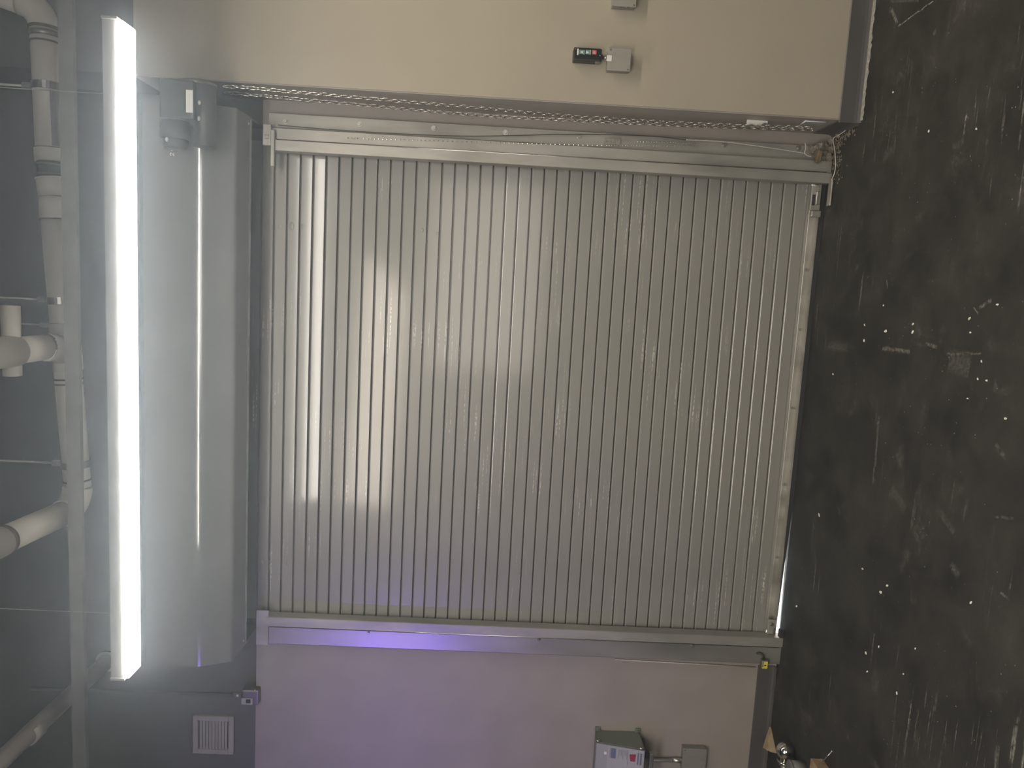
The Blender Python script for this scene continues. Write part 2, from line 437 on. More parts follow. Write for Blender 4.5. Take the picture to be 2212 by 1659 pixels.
def baseboard(name, p0, p1, nrm, label, h=0.098):
    """cove base along p0-p1, nrm points into the room"""
    p0, p1, n = Vector(p0), Vector(p1), Vector(nrm)
    prof = [(0, 0), (0.020, 0), (0.012, 0.006), (0.007, 0.016), (0.005, 0.03), (0.004, h - 0.004), (0.0, h)]
    bm = new_bm()
    A = [bm.verts.new(p0 + n * a + Vector((0, 0, z))) for a, z in prof]
    B = [bm.verts.new(p1 + n * a + Vector((0, 0, z))) for a, z in prof]
    k = len(prof)
    for i in range(k):
        j = (i + 1) % k; bm.faces.new((A[i], A[j], B[j], B[i]))
    bm.faces.new(A[::-1]); bm.faces.new(B)
    return struct(name, bm, M['base'], label, 'baseboard')
baseboard('baseboard_left', (-5.2, WL_Y, 0), (-2.03, WL_Y, 0), (0, -1, 0), 'charcoal vinyl baseboard under the taupe wall with the disconnect switch')
baseboard('baseboard_right', (REV_X - 0.018, WR_Y, 0), (4.6, WR_Y, 0), (0, -1, 0), 'charcoal vinyl baseboard under the beige wall with the push buttons', 0.1)
baseboard('baseboard_reveal', (REV_X - 0.006, WR_Y - 0.004, 0), (REV_X - 0.006, -0.05, 0), (-1, 0, 0), 'charcoal vinyl baseboard below the hoist chain', 0.1)

def crumb_strip(name, p0, p1, w, m, label, n=60):
    bm = new_bm(); p0, p1 = Vector(p0), Vector(p1)
    d = (p1 - p0).normalized(); nrm = Vector((d.y, -d.x, 0))
    rows = []
    for i in range(n + 1):
        p = p0.lerp(p1, i / n)
        ww = w * (0.65 + 0.7 * random.random())
        rows.append([bm.verts.new(p + nrm * a * ww + Vector((0, 0, z))) for a, z in ((0, 0.001), (0.1, 0.006), (0.55, 0.004), (1.0, 0.001))])
    for a, c in zip(rows, rows[1:]):
        for k in range(3): bm.faces.new((a[k], a[k + 1], c[k + 1], c[k]))
    return struct(name, bm, m, label, 'caulk')
crumb_strip('trim_3', (REV_X - 0.01, WR_Y - 0.018, 0), (4.6, WR_Y - 0.018, 0), 0.022, M['caulk'], 'pale dusty caulk line under the beige wall baseboard', 220)
crumb_strip('trim_4', (-5.2, WL_Y - 0.018, 0), (-2.03, WL_Y - 0.018, 0), 0.012, M['base'], 'dark caulk line under the taupe wall baseboard', 120)

# beam crossing above the lamp, in front of the main pipe
bt, bb = at(140, 800, Y=-0.74).z, at(177, 800, Y=-0.715).z
bm = new_bm()
hgt = bt - bb
prof = [(-0.74, bb), (-0.74, bt), (-0.715, bt), (-0.715, bt - 0.006), (-0.732, bt - 0.006), (-0.732, bb + 0.006), (-0.715, bb + 0.006), (-0.715, bb)]
extrude_x(bm, prof, -5.2, 4.6)
struct('trim_5', bm, M['beam'], 'grey steel channel crossing the picture above the strip light', 'beam')

# ------------------------------------------------------------------ the rolling door
PITCH_M = 0.0667
Z_GAP0 = 2.876
door = thing('rolling_door', ((DOOR_L + DOOR_R) / 2, 0, 0), 'grey steel rolling door of narrow horizontal slats, closed', 'door')
def slat_mesh():
    bm = new_bm()
    p = PITCH_M
    prof = [(0.027, -0.001), (0.024, -0.001), (0.007, -0.0026), (0.0015, -0.0042), (-0.0012, -0.0068), (-0.0026, -0.0098),
            (-0.0026, -0.0622), (-0.0020, -0.0630), (0.024, -0.0632), (0.024, -0.0690), (0.027, -0.0690)]
    extrude_x(bm, prof, DOOR_L - 0.03, DOOR_R + 0.03)
    bmesh.ops.recalc_face_normals(bm, faces=bm.faces)
    for f in bm.faces:
        f.smooth = False
    bmesh.ops.translate(bm, verts=bm.verts, vec=(-(DOOR_L + DOOR_R) / 2, 0, 0))
    me = bpy.data.meshes.new('slat'); bm.to_mesh(me); bm.free(); me.materials.append(M['slat'])
    return me
sme = slat_mesh()
for i in range(-3, 43):
    o = bpy.data.objects.new('slat', sme); COL.objects.link(o); o.parent = door
    z = Z_GAP0 - PITCH_M * i if i <= 41 else Z_GAP0 - PITCH_M * 42 + 0.0
    if i == 42: continue
    o.location = (0, random.uniform(-0.0006, 0.0006), z)
    tilt = math.radians(random.uniform(-0.14, 0.14))
    if 1 <= i <= 4:                                   # loose upper slats, leaning back so that the strip light glances off them
        zc = z - 0.035
        nrm = (Vector((-0.3, -1.22, 3.05)) - Vector((-0.3, 0, zc))).normalized() + (EYE - Vector((-0.3, 0, zc))).normalized()
        tilt = -math.atan2(nrm.z, -nrm.y) * {1: 0.0, 2: 0.0, 3: 1.0, 4: 0.5}[i]
        if i == 2: tilt = math.radians(-1.5)
    o.rotation_euler = (tilt, 0, 0)
# dings in the upper slats, each a shallow dimple pushed through from outside
for px, py, r in ((576, 489, .016), (604, 490, .016), (630, 488, .020), (656, 490, .020), (566, 1215, .014), (596, 1214, .010), (622, 1217, .016), (912, 497, .012), (945, 505, .012)):
    p = at(px, py, Y=-0.003)
    bm = new_bm(); ball(bm, (p.x, -0.0018, p.z), r, 14, 8, (1.0, 0.16, 0.7)); obj('dent', bm, M['slat'], door)
# bottom bar: narrow curb slat, then a pair of angles
zb = Z_GAP0 - PITCH_M * 42
bm = new_bm(); extrude_x(bm, [(0.012, zb), (0.003, zb - 0.001), (-0.003, zb - 0.005), (-0.004, zb - 0.012), (0.0, zb - 0.016), (0.012, zb - 0.016)], DOOR_L - 0.02, DOOR_R + 0.02)
obj('curb_slat', bm, M['slat'], door)
ZB0 = 0.026
bm = new_bm(); extrude_x(bm, [(0.006, zb - 0.014), (-0.002, zb - 0.014), (-0.006, zb - 0.018), (-0.006, ZB0 + 0.006), (-0.052, ZB0 + 0.006), (-0.052, ZB0), (0.006, ZB0)], -1.832, 0.6395)
bar = obj('bottom_bar', bm, M['galv'], door)
for xx in (-1.40, -0.98, -0.55, -0.12, 0.2):
    b2 = new_bm(); cyl(b2, (xx, -0.006, 0.042), (xx, -0.013, 0.042), 0.008, 0.006, 8); obj('bolt_head', b2, M['steel'], bar)
# rubber seal, worn away towards the left so that daylight shows
bm = new_bm()
xs = [0.639, 0.2, -0.5, -1.04, -1.25, -1.45, -1.65, -1.828]
lo = [0.001, 0.001, 0.001, 0.001, 0.008, 0.015, 0.021, 0.0255]
for (xa, za), (xb, zb2) in zip(zip(xs, lo), list(zip(xs, lo))[1:]):
    hexa(bm, [(xb, -0.050, zb2), (xa, -0.050, za), (xa, 0.004, za), (xb, 0.004, zb2), (xb, -0.050, ZB0), (xa, -0.050, ZB0), (xa, 0.004, ZB0), (xb, 0.004, ZB0)])
obj('weather_seal', bm, M['rubber'], door)
# slide lock at the right end of the bar
def ipt(x, y, d): return at(x, y, Y=d)
bm = box(new_bm(), 0.505, 0.634, -0.066, -0.050, 0.030, 0.082, 0.004, 2); lock = obj('slide_lock', bm, M['galv'], door)
bm = box(new_bm(), 0.535, 0.60, -0.074, -0.066, 0.034, 0.056, 0.002); obj('lock_bolt', bm, M['galv_clean'], lock)
bm = box(new_bm(), 0.60, 0.634, -0.078, -0.064, 0.045, 0.062, 0.005, 2); obj('lock_lug', bm, M['rubble'], lock)
bm = box(new_bm(), 0.525, 0.655, -0.135, -0.095, 0.003, 0.011, 0.002); obj('lock_tab', bm, M['galv'], lock)
bm = box(new_bm(), 0.53, 0.585, -0.0685, -0.066, 0.060, 0.076, 0.001); obj('lock_slot', bm, M['rubber'], lock)
bm = box(new_bm(), 0.470, 0.503, -0.080, -0.050, 0.026, 0.078, 0.006, 2); obj('lock_keeper', bm, M['galv'], lock)
bm = box(new_bm(), -1.828, -1.745, -0.064, -0.050, 0.030, 0.078, 0.004, 2); lock = obj('slide_lock', bm, M['galv'], door)
bm = new_bm(); cyl(bm, (-1.77, -0.066, 0.058), (-1.77, -0.072, 0.058), 0.011, 0.009, 10); obj('lock_knob', bm, M['steel'], lock)
bm = box(new_bm(), -1.826, -1.79, -0.075, -0.064, 0.034, 0.050, 0.003); obj('lock_bolt', bm, M['steel'], lock)

# ------------------------------------------------------------------ guides
def bolt(bm, x, y, z, r=0.011):
    cyl(bm, (x, y, z), (x, y - 0.003, z), r * 1.5, r * 1.4, 12)
    cyl(bm, (x, y - 0.003, z), (x, y - 0.012, z), r, r * 0.85, 6)
gl = thing('door_guide', (-1.92, -0.05, 0), 'galvanised door guide by the padlock, violet sheen on its flange', 'guide')
bm = new_bm()
extrude_z(bm, [(-1.888, -0.05), (-1.888, -0.095), (-1.884, -0.099), (-1.838, -0.099), (-1.834, -0.094), (-1.834, -0.03), (-1.842, -0.03), (-1.842, -0.088), (-1.88, -0.088), (-1.88, -0.05)], 0.0, 2.86)
obj('guide_channel', bm, M['galv'], gl)
bm = new_bm(); extrude_z(bm, [(-1.995, -0.031), (-1.995, -0.082), (-1.99, -0.086), (-1.889, -0.086), (-1.889, -0.078), (-1.985, -0.078), (-1.985, -0.031)], 0.0, 2.89)
obj('wall_angle', bm, M['galv_flange'], gl)
bm = new_bm(); box(bm, -1.885, -1.835, -0.1005, -0.0985, 0.02, 2.85); 
obj('wear_strip', bm, M['galv'], gl)
bm = new_bm(); box(bm, -2.0, -1.80, -0.094, -0.0865, 2.845, 2.915, 0.003); obj('top_bracket', bm, M['galv'], gl)
bm = new_bm(); cyl(bm, (-1.888, -0.0965, 0.02), (-1.888, -0.0965, 2.84), 0.004, seg=10); obj('glint_bead', bm, M['galv_clean'], gl)  # bead added along the channel edge to draw a highlight line
for z in (2.3, 1.36, 0.5):
    bm = new_bm(); bolt(bm, -1.905, -0.086, z, 0.007); obj('bolt', bm, M['steel'], gl)

gr = thing('door_guide', (0.70, -0.05, 0), 'galvanised door guide by the hoist chain with a row of bolts', 'guide')
bm = new_bm()
extrude_z(bm, [(0.694, -0.05), (0.694, -0.095), (0.690, -0.099), (0.644, -0.099), (0.640, -0.094), (0.640, -0.03), (0.648, -0.03), (0.648, -0.088), (0.686, -0.088), (0.686, -0.05)], 0.0, 2.86)
obj('guide_channel', bm, M['galv'], gr)
bm = new_bm(); extrude_z(bm, [(0.695, -0.078), (0.695, -0.086), (0.752, -0.086), (0.758, -0.082), (0.758, -0.031), (0.748, -0.031), (0.748, -0.078)], 0.0, 2.89)
obj('wall_angle', bm, M['galv'], gr)
bm = new_bm(); extrude_z(bm, [(0.762, -0.031), (0.762, -0.058), (0.83, -0.058), (0.833, -0.054), (0.833, -0.031)], 0.0, 2.89)
obj('jamb_angle', bm, M['galv'], gr)
bm = new_bm(); box(bm, 0.642, 0.692, -0.1005, -0.0985, 0.02, 2.85); obj('wear_strip', bm, M['galv'], gr)
bm = new_bm(); cyl(bm, (0.694, -0.0965, 0.03), (0.694, -0.0965, 2.84), 0.004, seg=10); obj('glint_bead', bm, M['galv_clean'], gr)  # added bead that gives this edge its bright line
for px, py in ((617, 262), (777, 268), (937, 277), (1092, 286), (1250, 295), (1565, 312), (1725, 320)):
    p = at(px, py, Y=-0.06)
    bm = new_bm(); bolt(bm, p.x, -0.058, p.z, 0.010); obj('bolt', bm, M['galv_clean'], gr)
bm = new_bm(); box(bm, 0.66, 0.765, -0.112, -0.1005, 2.862, 2.905, 0.003); box(bm, 0.56, 0.74, -0.112, -0.101, 2.845, 2.866, 0.003)
tb = obj('top_bracket', bm, M['galv'], gr)
def text_part(name, body, size, loc, m, parent, rot=(math.pi / 2, 0, 0)):
    cu = bpy.data.curves.new(name, 'FONT'); cu.body = body; cu.size = size; cu.extrude = 0.0004
    cu.align_x = 'CENTER'; cu.align_y = 'CENTER'
    tmp = bpy.data.objects.new('tmp', cu); COL.objects.link(tmp)
    bpy.context.view_layer.update()
    me = bpy.data.meshes.new_from_object(tmp.evaluated_get(bpy.context.evaluated_depsgraph_get()))
    bpy.data.objects.remove(tmp); bpy.data.curves.remove(cu)
    me.name = name; me.materials.clear(); me.materials.append(m)
    o = bpy.data.objects.new(name, me); COL.objects.link(o); o.parent = parent
    o0 = Vector((0, 0, 0)); p = parent
    while p is not None: o0 += p.location; p = p.parent
    o.location = Vector(loc) - o0; o.rotation_euler = rot
    return o
text_part('pencil_mark', '12', 0.03, (0.702, -0.1128, 2.882), M['seam'], tb)

# ------------------------------------------------------------------ hood over the curtain
HX0, HX1 = -1.935, 0.765
hood = thing('door_hood', ((HX0 + HX1) / 2, -0.02, 2.93), 'long grey sheet metal hood above the rolling door', 'hood')
yt, zt = -0.455, 3.37
prof = [(0.02, zt), (yt + 0.03, zt), (yt, zt - 0.03), (yt, 3.115)]
for k in range(1, 9):
    a = math.radians(26 * k / 8); r = 0.13
    prof.append((yt + r - r * math.cos(a), 3.115 - r * math.sin(a)))
y1, z1 = prof[-1]
a = math.radians(26)
z2 = 2.962
prof.append((y1 + (z1 - z2) * math.tan(a), z2))
y2 = prof[-1][0]
for k in range(1, 7):
    a2 = math.radians(26 + (86 - 26) * k / 6)
    prof.append((y2 + 0.022 * (1 - math.cos(a2)), z2 - 0.024 * math.sin(a2)))
ye, ze = prof[-1]
prof.append((-0.215, ze - 0.004))
inner = [(y + 0.004 if z < zt - 0.001 else y, z + (0.004 if z < 2.97 else -0.004 if z > zt - 0.001 else 0)) for y, z in prof]
bm = new_bm()
nseg = 14
rows = []
for i in range(nseg + 1):
    x = HX0 + (HX1 - HX0) * i / nseg
    rows.append([bm.verts.new((x, y, z)) for y, z in prof] + [bm.verts.new((x, y, z)) for y, z in inner[::-1]])
n = len(rows[0])
for a_, b_ in zip(rows, rows[1:]):
    for k in range(n):
        j = (k + 1) % n
        f = bm.faces.new((a_[k], a_[j], b_[j], b_[k])); f.smooth = True
bm.faces.new(rows[0][::-1]); bm.faces.new(rows[-1])
hc = obj('hood_cover', bm, M['hood'], hood)
hc.data.set_sharp_from_angle(angle=math.radians(40))
bm = new_bm(); extrude_x(bm, [(-0.219, ze - 0.006), (-0.213, ze - 0.006), (-0.211, ze - 0.009), (-0.203, ze - 0.009), (-0.203, ze + 0.004), (-0.219, ze + 0.004)], HX0 + 0.003, HX1 - 0.003)
obj('hood_lip', bm, M['galv'], hood)
for x0, x1 in ((HX0 - 0.008, HX0), (HX1, HX1 + 0.008)):
    bm = new_bm(); extrude_x(bm, [(0.02, zt + 0.004)] + [(y, z) for y, z in prof[1:]] + [(0.02, ze)], x0, x1); obj('end_cap', bm, M['hood'], hood)
for x in (HX0 + 0.03, HX1 - 0.03):
    bm = new_bm(); ball(bm, (x, -0.24, ze - 0.004), 0.008, 10, 6, (1, 1, 0.6)); obj('screw', bm, M['galv_clean'], hood)
# pale strokes near the right end of the hood
bm = new_bm()
yk = yt - 0.0012
def stroke(bm, pts, r=0.0022):
    tube(bm, [Vector((x, yk, z)) for x, z in pts], r, 5)
c0 = at(372, 333, Y=yt); 
stroke(bm, [(c0.x - 0.007, c0.z + 0.004), (c0.x - 0.002, c0.z + 0.009), (c0.x + 0.005, c0.z + 0.006), (c0.x + 0.002, c0.z), (c0.x - 0.008, c0.z - 0.009), (c0.x + 0.006, c0.z - 0.007)])
c1 = at(372, 323, Y=yt)
stroke(bm, [(c1.x - 0.007, c1.z + 0.001), (c1.x + 0.006, c1.z + 0.001)]); stroke(bm, [(c1.x + 0.006, c1.z - 0.005), (c1.x + 0.006, c1.z + 0.006)])
obj('pale_strokes', bm, M['chip'], hood)

# ------------------------------------------------------------------ hoist operator beside the hood
op = thing('door_operator', (0.72, -0.55, 3.0), 'dark hoist operator with white label at the chain end of the hood', 'door opener')
OY = -0.64
p, q = at(343, 168, Y=OY), at(418, 258, Y=OY)
bm = box(new_bm(), q.x, p.x, OY, OY + 0.15, q.z, p.z, 0.01, 2); ob = obj('control_box', bm, M['motor'], op)
a_, b_ = at(402, 194, Y=OY), at(417, 244, Y=OY)
bm = box(new_bm(), b_.x, a_.x, OY - 0.0025, OY - 0.0002, b_.z, a_.z, 0.0008); obj('label', bm, M['white'], ob)
p, q = at(378, 258, Y=OY + 0.075), at(378, 322, Y=OY + 0.075)
bm = new_bm(); cyl(bm, (q.x + 0.04, OY + 0.075, p.z), (p.x, OY + 0.075, p.z), 0.062, seg=24); cyl(bm, (q.x, OY + 0.075, p.z), (q.x + 0.04, OY + 0.075, p.z), 0.045, 0.058, 24); mo = obj('motor', bm, M['motor'], op)
bm = new_bm(); ball(bm, (q.x + 0.03, OY + 0.016, p.z + 0.01), 0.007, 8, 6, (1.6, 1, 1)); obj('screw', bm, M['galv_clean'], mo)
p, q = at(442, 185, Y=OY + 0.07), at(442, 318, Y=OY + 0.07)
bm = new_bm(); cyl(bm, (q.x, OY + 0.075, p.z), (p.x, OY + 0.075, p.z), 0.047, seg=24); hw = obj('gear_case', bm, M['motor'], op)
for px, py in ((431, 222), (430, 256)):
    c = at(px, py, Y=OY + 0.03); bm = new_bm(); ball(bm, (c.x, c.y, c.z), 0.007, 8, 6, (1.6, 1, 1)); obj('screw', bm, M['galv_clean'], hw)
bm = new_bm(); cyl(bm, (0.858, -0.36, 3.13), (0.880, -0.36, 3.13), 0.085, seg=28); cyl(bm, (0.850, -0.36, 3.13), (0.888, -0.36, 3.13), 0.06, seg=24); obj('chain_wheel', bm, M['steel'], op)
bm = new_bm(); box(bm, 0.785, 0.85, -0.50, 0.015, 3.09, 3.17, 0.004); obj('mounting_bracket', bm, M['motor'], op)

# ------------------------------------------------------------------ hoist chain
LINK = 0.026
def link_mesh():
    bm = new_bm()
    L2, R, r = 0.0125, 0.0070, 0.0021
    path = []
    for k in range(5):
        a = math.pi * k / 4; path.append(Vector((R * math.cos(a), 0, L2 * 0.62 + R * math.sin(a))))
    for k in range(5):
        a = math.pi + math.pi * k / 4; path.append(Vector((R * math.cos(a), 0, -L2 * 0.62 + R * math.sin(a))))
    rings = []
    npt = len(path)
    for i, p in enumerate(path):
        d = (path[(i + 1) % npt] - path[i - 1]).normalized()
        u = Vector((0, 1, 0)); v = d.cross(u)
        rings.append([bm.verts.new(p + (u * math.cos(2 * math.pi * k / 5) + v * math.sin(2 * math.pi * k / 5)) * r) for k in range(5)])
    for i in range(npt):
        a_, b_ = rings[i], rings[(i + 1) % npt]
        for k in range(5):
            f = bm.faces.new((a_[k], a_[(k + 1) % 5], b_[(k + 1) % 5], b_[k])); f.smooth = True
    bmesh.ops.recalc_face_normals(bm, faces=bm.faces)
    me = bpy.data.meshes.new('link'); bm.to_mesh(me); bm.free(); me.materials.append(M['chain'])
    return me
chain = thing('hoist_chain', (0.87, -0.30, 0.15), 'bright zinc hand chain hanging in two strands from the hoist operator', 'chain')
CX = 0.868
sa = [at(x, y, X=CX) for x, y in ((478, 185), (560, 192), (1000, 230), (1240, 251), (1500, 267), (1752, 276))]
sb = [at(x, y, X=CX) for x, y in ((478, 200), (560, 206), (1000, 246), (1240, 260), (1500, 272), (1752, 280))]
lme = link_mesh()
links = 0
for strand, ph in ((sa, 0), (sb, 1)):
    pts = smooth_path(strand, 60)
    acc, k = 0.0, 0
    step = LINK * 0.90
    for p, q in zip(pts, pts[1:]):
        acc += (q - p).length
        while acc >= step:
            acc -= step; k += 1
            pos = q - (q - p).normalized() * acc
            o = bpy.data.objects.new('link', lme); COL.objects.link(o); o.parent = chain
            o.location = pos - chain.location + Vector((random.uniform(-.0015, .0015), random.uniform(-.002, .002), 0))
            d = (p - q).normalized()
            base = d.to_track_quat('Z', 'X').to_matrix().to_4x4()
            o.rotation_euler = (base @ Matrix.Rotation(math.radians(45 + 90 * (k + ph) + random.uniform(-14, 14)), 4, 'Z')).to_euler()
            links += 1
# keeper for the chain and a card on the side face
p0, p1 = at(1612, 265, X=0.885), at(1650, 272, X=0.885)
kp = thing('chain_keeper', (0.897, (p0.y + p1.y) / 2, p1.z), 'small pale metal keeper touching the hoist chain on the taupe side face', 'bracket')
bm = box(new_bm(), 0.874, 0.8985, p0.y - 0.012, p0.y - 0.002, p1.z, p0.z, 0.002); obj('plate', bm, M['white'], kp)
bm = box(new_bm(), 0.874, 0.882, p0.y - 0.03, p0.y + 0.0, p1.z + 0.01, p1.z + 0.03, 0.002); obj('hook', bm, M['steel'], kp)
bm = new_bm()
q = [at(x, y, X=0.897) for x, y in ((1728, 268), (1740, 259), (1784, 262), (1770, 270))]
hexa(bm, [(v.x, v.y, v.z) for v in q] + [(v.x - 0.004, v.y, v.z) for v in q])
cardt = thing('notice_card', (0.897, q[0].y, q[2].z), 'small white card low on the taupe side face by the baseboard', 'card')
obj('card', bm, M['label'], cardt)
bm = new_bm()
e0, e1 = q[0].lerp(q[1], 0.0), q[1]
cyl(bm, (0.892, e0.y, e0.z), (0.892, e1.y, e1.z), 0.0035, seg=8); cyl(bm, (0.892, q[1].y, q[1].z), (0.892, q[2].y, q[2].z), 0.0025, seg=8)
obj('card_edge', bm, M['white'], cardt)

# fine bead chain lying along the right guide
bm = new_bm()
bp_ = smooth_path([at(x, y, Y=-0.0915) for x, y in ((745, 298), (900, 303), (1100, 309), (1300, 314), (1510, 316))], 40)
acc = 0
for p, q2 in zip(bp_, bp_[1:]):
    acc += (q2 - p).length
    if acc > 0.0125:
        acc = 0; bmesh.ops.create_icosphere(bm, subdivisions=1, radius=0.0036, matrix=Matrix.Translation(q2))
bp2 = smooth_path([at(x, y, Y=-0.092) for x, y in ((1375, 306), (1440, 307), (1505, 311))], 40)
for p, q2 in zip(bp2, bp2[1:]):
    acc += (q2 - p).length
    if acc > 0.0125:
        acc = 0; bmesh.ops.create_icosphere(bm, subdivisions=1, radius=0.0046, matrix=Matrix.Translation(q2))
bead = tag(obj('bead_chain', bm, M['chain']), 'fine bead chain lying along the flange of the bolted guide', 'chain', kind='stuff')
# frayed tape where the bead chain doubles
bm = new_bm(); p = at(1325, 305, Y=-0.0875); box(bm, p.x - 0.018, p.x + 0.014, -0.0885, -0.086, p.z - 0.035, p.z + 0.045, 0.001)
tag(obj('tape_scrap', bm, M['caulk']), 'torn pale tape scrap stuck on the flange by the bead chain', 'tape')

# cord running down the jamb, shade painted into its upper run, pale along the bottom corner
pts = smooth_path([at(x, y, Y=-0.089) for x, y in ((600, 270), (760, 283), (1000, 294), (1240, 290), (1400, 294), (1482, 302))], 10)
cord = thing('jamb_cord', (0.76, -0.09, 0.1), 'thin cord along the bolted guide, shade painted dark above and pale below', 'cord')
bm = new_bm(); tube(bm, pts, 0.0022, 6); obj('shaded_run', bm, M['shadewire'], cord)
pts = smooth_path([at(1482, 302, Y=-0.089)] + [at(x, y, Y=-0.092) for x, y in ((1560, 306), (1640, 316), (1700, 325), (1738, 331))], 10)
bm = new_bm(); tube(bm, pts, 0.0026, 6); obj('pale_end', bm, M['wire'], cord)
pts = smooth_path([at(x, y, Y=-0.11) for x, y in ((1739, 309), (1741, 320), (1738, 330), (1744, 336), (1752, 338))], 8)
tag(obj('wire_hook', tube(new_bm(), pts, 0.0028, 6), M['wire']), 'short pale wire hook by the broken mortar at the guide foot', 'wire')
pts = smooth_path([at(x, y, Z=z) for x, y, z in ((1826, 282, .004), (1812, 292, .012), (1800, 300, .02), (1803, 322, .016), (1805, 350, .012), (1803, 372, .010), (1797, 388, .009), (1794, 397, .008))], 8)
tag(obj('loose_wire', tube(new_bm(), pts, 0.0026, 6), M['wire']), 'loose pale wire curling over the black floor by the broken mortar', 'wire')

# broken mortar at the foot of the right jamb
spots = [(1758, 322, .05, .030), (1772, 316, .035, .030), (1768, 345, .03, .022), (1783, 318, .03, .028), (1796, 305, .018, .022), (1797, 322, .014, .02), (1792, 340, .016, .022), (1790, 360, .012, .015), (1810, 293, .010, .014), (1780, 332, .035, .02)]
LAB = ['topmost broken mortar lump at the foot of the bolted guide', 'broken mortar lump against the reveal baseboard end', 'mortar lump beside the wood shim', 'pitted mortar lump below the chain keeper corner',
       'mortar lump by the bend of the loose wire', 'low mortar lump inside the loose wire', 'mortar lump under the foot of the bolted guide', 'small mortar lump near the slide lock', 'outermost mortar crumb along the reveal baseboard', 'middle mortar lump in the corner heap']
for k, (x, y, z, s) in enumerate(spots):
    p = at(x, y, Z=z)
    if p.y > -0.05: p = at(x, y, Y=-0.075 - 0.008 * (k % 3))
    bm = chunk(new_bm(), (0, 0, 0), (s, s * 0.8, s * 0.85), k, 3)
    tag(obj('mortar_lump', bm, M['rubble']), LAB[k], 'rubble', 'broken mortar at the foot of the bolted guide').location = (p.x, p.y, max(p.z, s * 0.6))
bm = new_bm()
for k in range(420):
    tt = random.random()
    x, y = (random.gauss(1800, 9), random.gauss(335, 24)) if k < 260 else (1800 + 45 * tt + random.gauss(3, 4), 318 - 48 * tt + random.gauss(0, 5))
    p = at(x, y, Z=0.003)
    if p.x > 0.875 or p.y > -0.10: continue
    s = random.uniform(0.0015, 0.0055)
    bmesh.ops.create_icosphere(bm, subdivisions=1, radius=s, matrix=Matrix.Translation((p.x, p.y, s * 0.6)) @ Matrix.Diagonal((1.3, 1, 0.7, 1)))
tag(obj('grit', bm, M['dust']), 'brown grit and dust spilled on the floor around the broken mortar', 'grit', kind='stuff')
p = at(1768, 338, Y=-0.14)
bm = new_bm(); box(bm, p.x - 0.032, p.x + 0.03, -0.155, -0.13, p.z - 0.012, p.z + 0.012, 0.003)
shim = tag(obj('wood_shim', bm, M['shim'], None, (p.x, -0.14, p.z)), 'splintered wood shim wedged among the broken mortar', 'wood')
shim.rotation_euler = (0.1, 0.18, 0.1)

# ------------------------------------------------------------------ strip light
LX0, LX1 = -1.565, 0.865
lamp = thing('strip_light', ((LX0 + LX1) / 2, -1.22, 3.04), 'long lit strip light hanging in front of the hood', 'light')
lz = at(271, 700, Y=-1.27).z; lt = at(257, 700, Y=-1.27).z; ht = at(230, 700, Y=-1.26).z
bm = new_bm(); box(bm, LX0 + 0.012, LX1 - 0.012, -1.27, -1.172, lz, lt, 0.006, 3); obj('lens', bm, M['lens'], lamp)
bm = new_bm(); extrude_x(bm, [(-1.262, lt), (-1.262, ht), (-1.178, ht), (-1.178, lt)], LX0 + 0.01, LX1 - 0.01); obj('housing', bm, M['housing'], lamp)
for xa, xb in ((LX0, LX0 + 0.011), (LX1 - 0.011, LX1)):
    bm = box(new_bm(), xa, xb, -1.268, -1.174, lt - 0.004, ht + 0.002, 0.002); obj('end_cap', bm, M['housing'], lamp)
for x in (LX0 + 0.25, LX1 - 0.25):
    bm = new_bm(); cyl(bm, (x, -1.22, ht), (x, -1.22, CEIL), 0.0015, seg=6); obj('hanging_cable', bm, M['steel'], lamp)

# ------------------------------------------------------------------ pipes
PY = -0.50
def pz(x, y): return at(x, y, Y=PY)
R_ = 0.058
m_r = pz(98, 100); m_c = pz(109, 345)
main = thing('drain_pipe', (0.7, PY, 3.7), 'cream plastic drain pipe with a bend, ending at the black rubber joint', 'pipe')
pA = pz(96, 62); pB = pz(108, 322)
bm = new_bm(); cyl(bm, pA, pB, R_, seg=28); obj('pipe_run', bm, M['pvc'], main)
# socket at the left end with a broken rim
pC = pz(110, 350)
d = (pC - pB).normalized()
bm = new_bm(); cyl(bm, pB, pC, R_ * 1.10, seg=28); obj('socket', bm, M['pvc'], main)
bm = new_bm(); cyl(bm, pB - d * 0.004, pB + d * 0.004, R_ * 1.07, seg=28); obj('seam', bm, M['seam'], main)
# bend, turning up and towards the room
e0 = pA; dirx = (pA - pB).normalized()
arc = []
for k in range(9):
    a = math.radians(80 * k / 8); rr = 0.11
    arc.append(e0 + dirx * rr * math.sin(a) + Vector((0, -0.1, 1)).normalized() * rr * (1 - math.cos(a)))
tip = arc[-1] + (arc[-1] - arc[-2]).normalized() * 0.5
bm = new_bm(); tube(bm, arc, R_ * 1.06, 24); obj('bend', bm, M['pvc'], main)
bm = new_bm(); cyl(bm, arc[-1], tip, R_, seg=24); obj('riser', bm, M['pvc'], main)
bm = new_bm(); cyl(bm, pA - dirx * 0.006, pA + dirx * 0.006, R_ * 1.09, seg=28); obj('seam', bm, M['seam'], main)
for px in (75, 92):
    q0 = pA.lerp(pB, (px - 62) / 260); bm = new_bm(); cyl(bm, q0 - dirx * (0.012 if px < 80 else 0.004), q0 + dirx * (0.012 if px < 80 else 0.004), R_ * 1.03, seg=28); obj('strap', bm, M['steel'] if px < 80 else M['seam'], main)
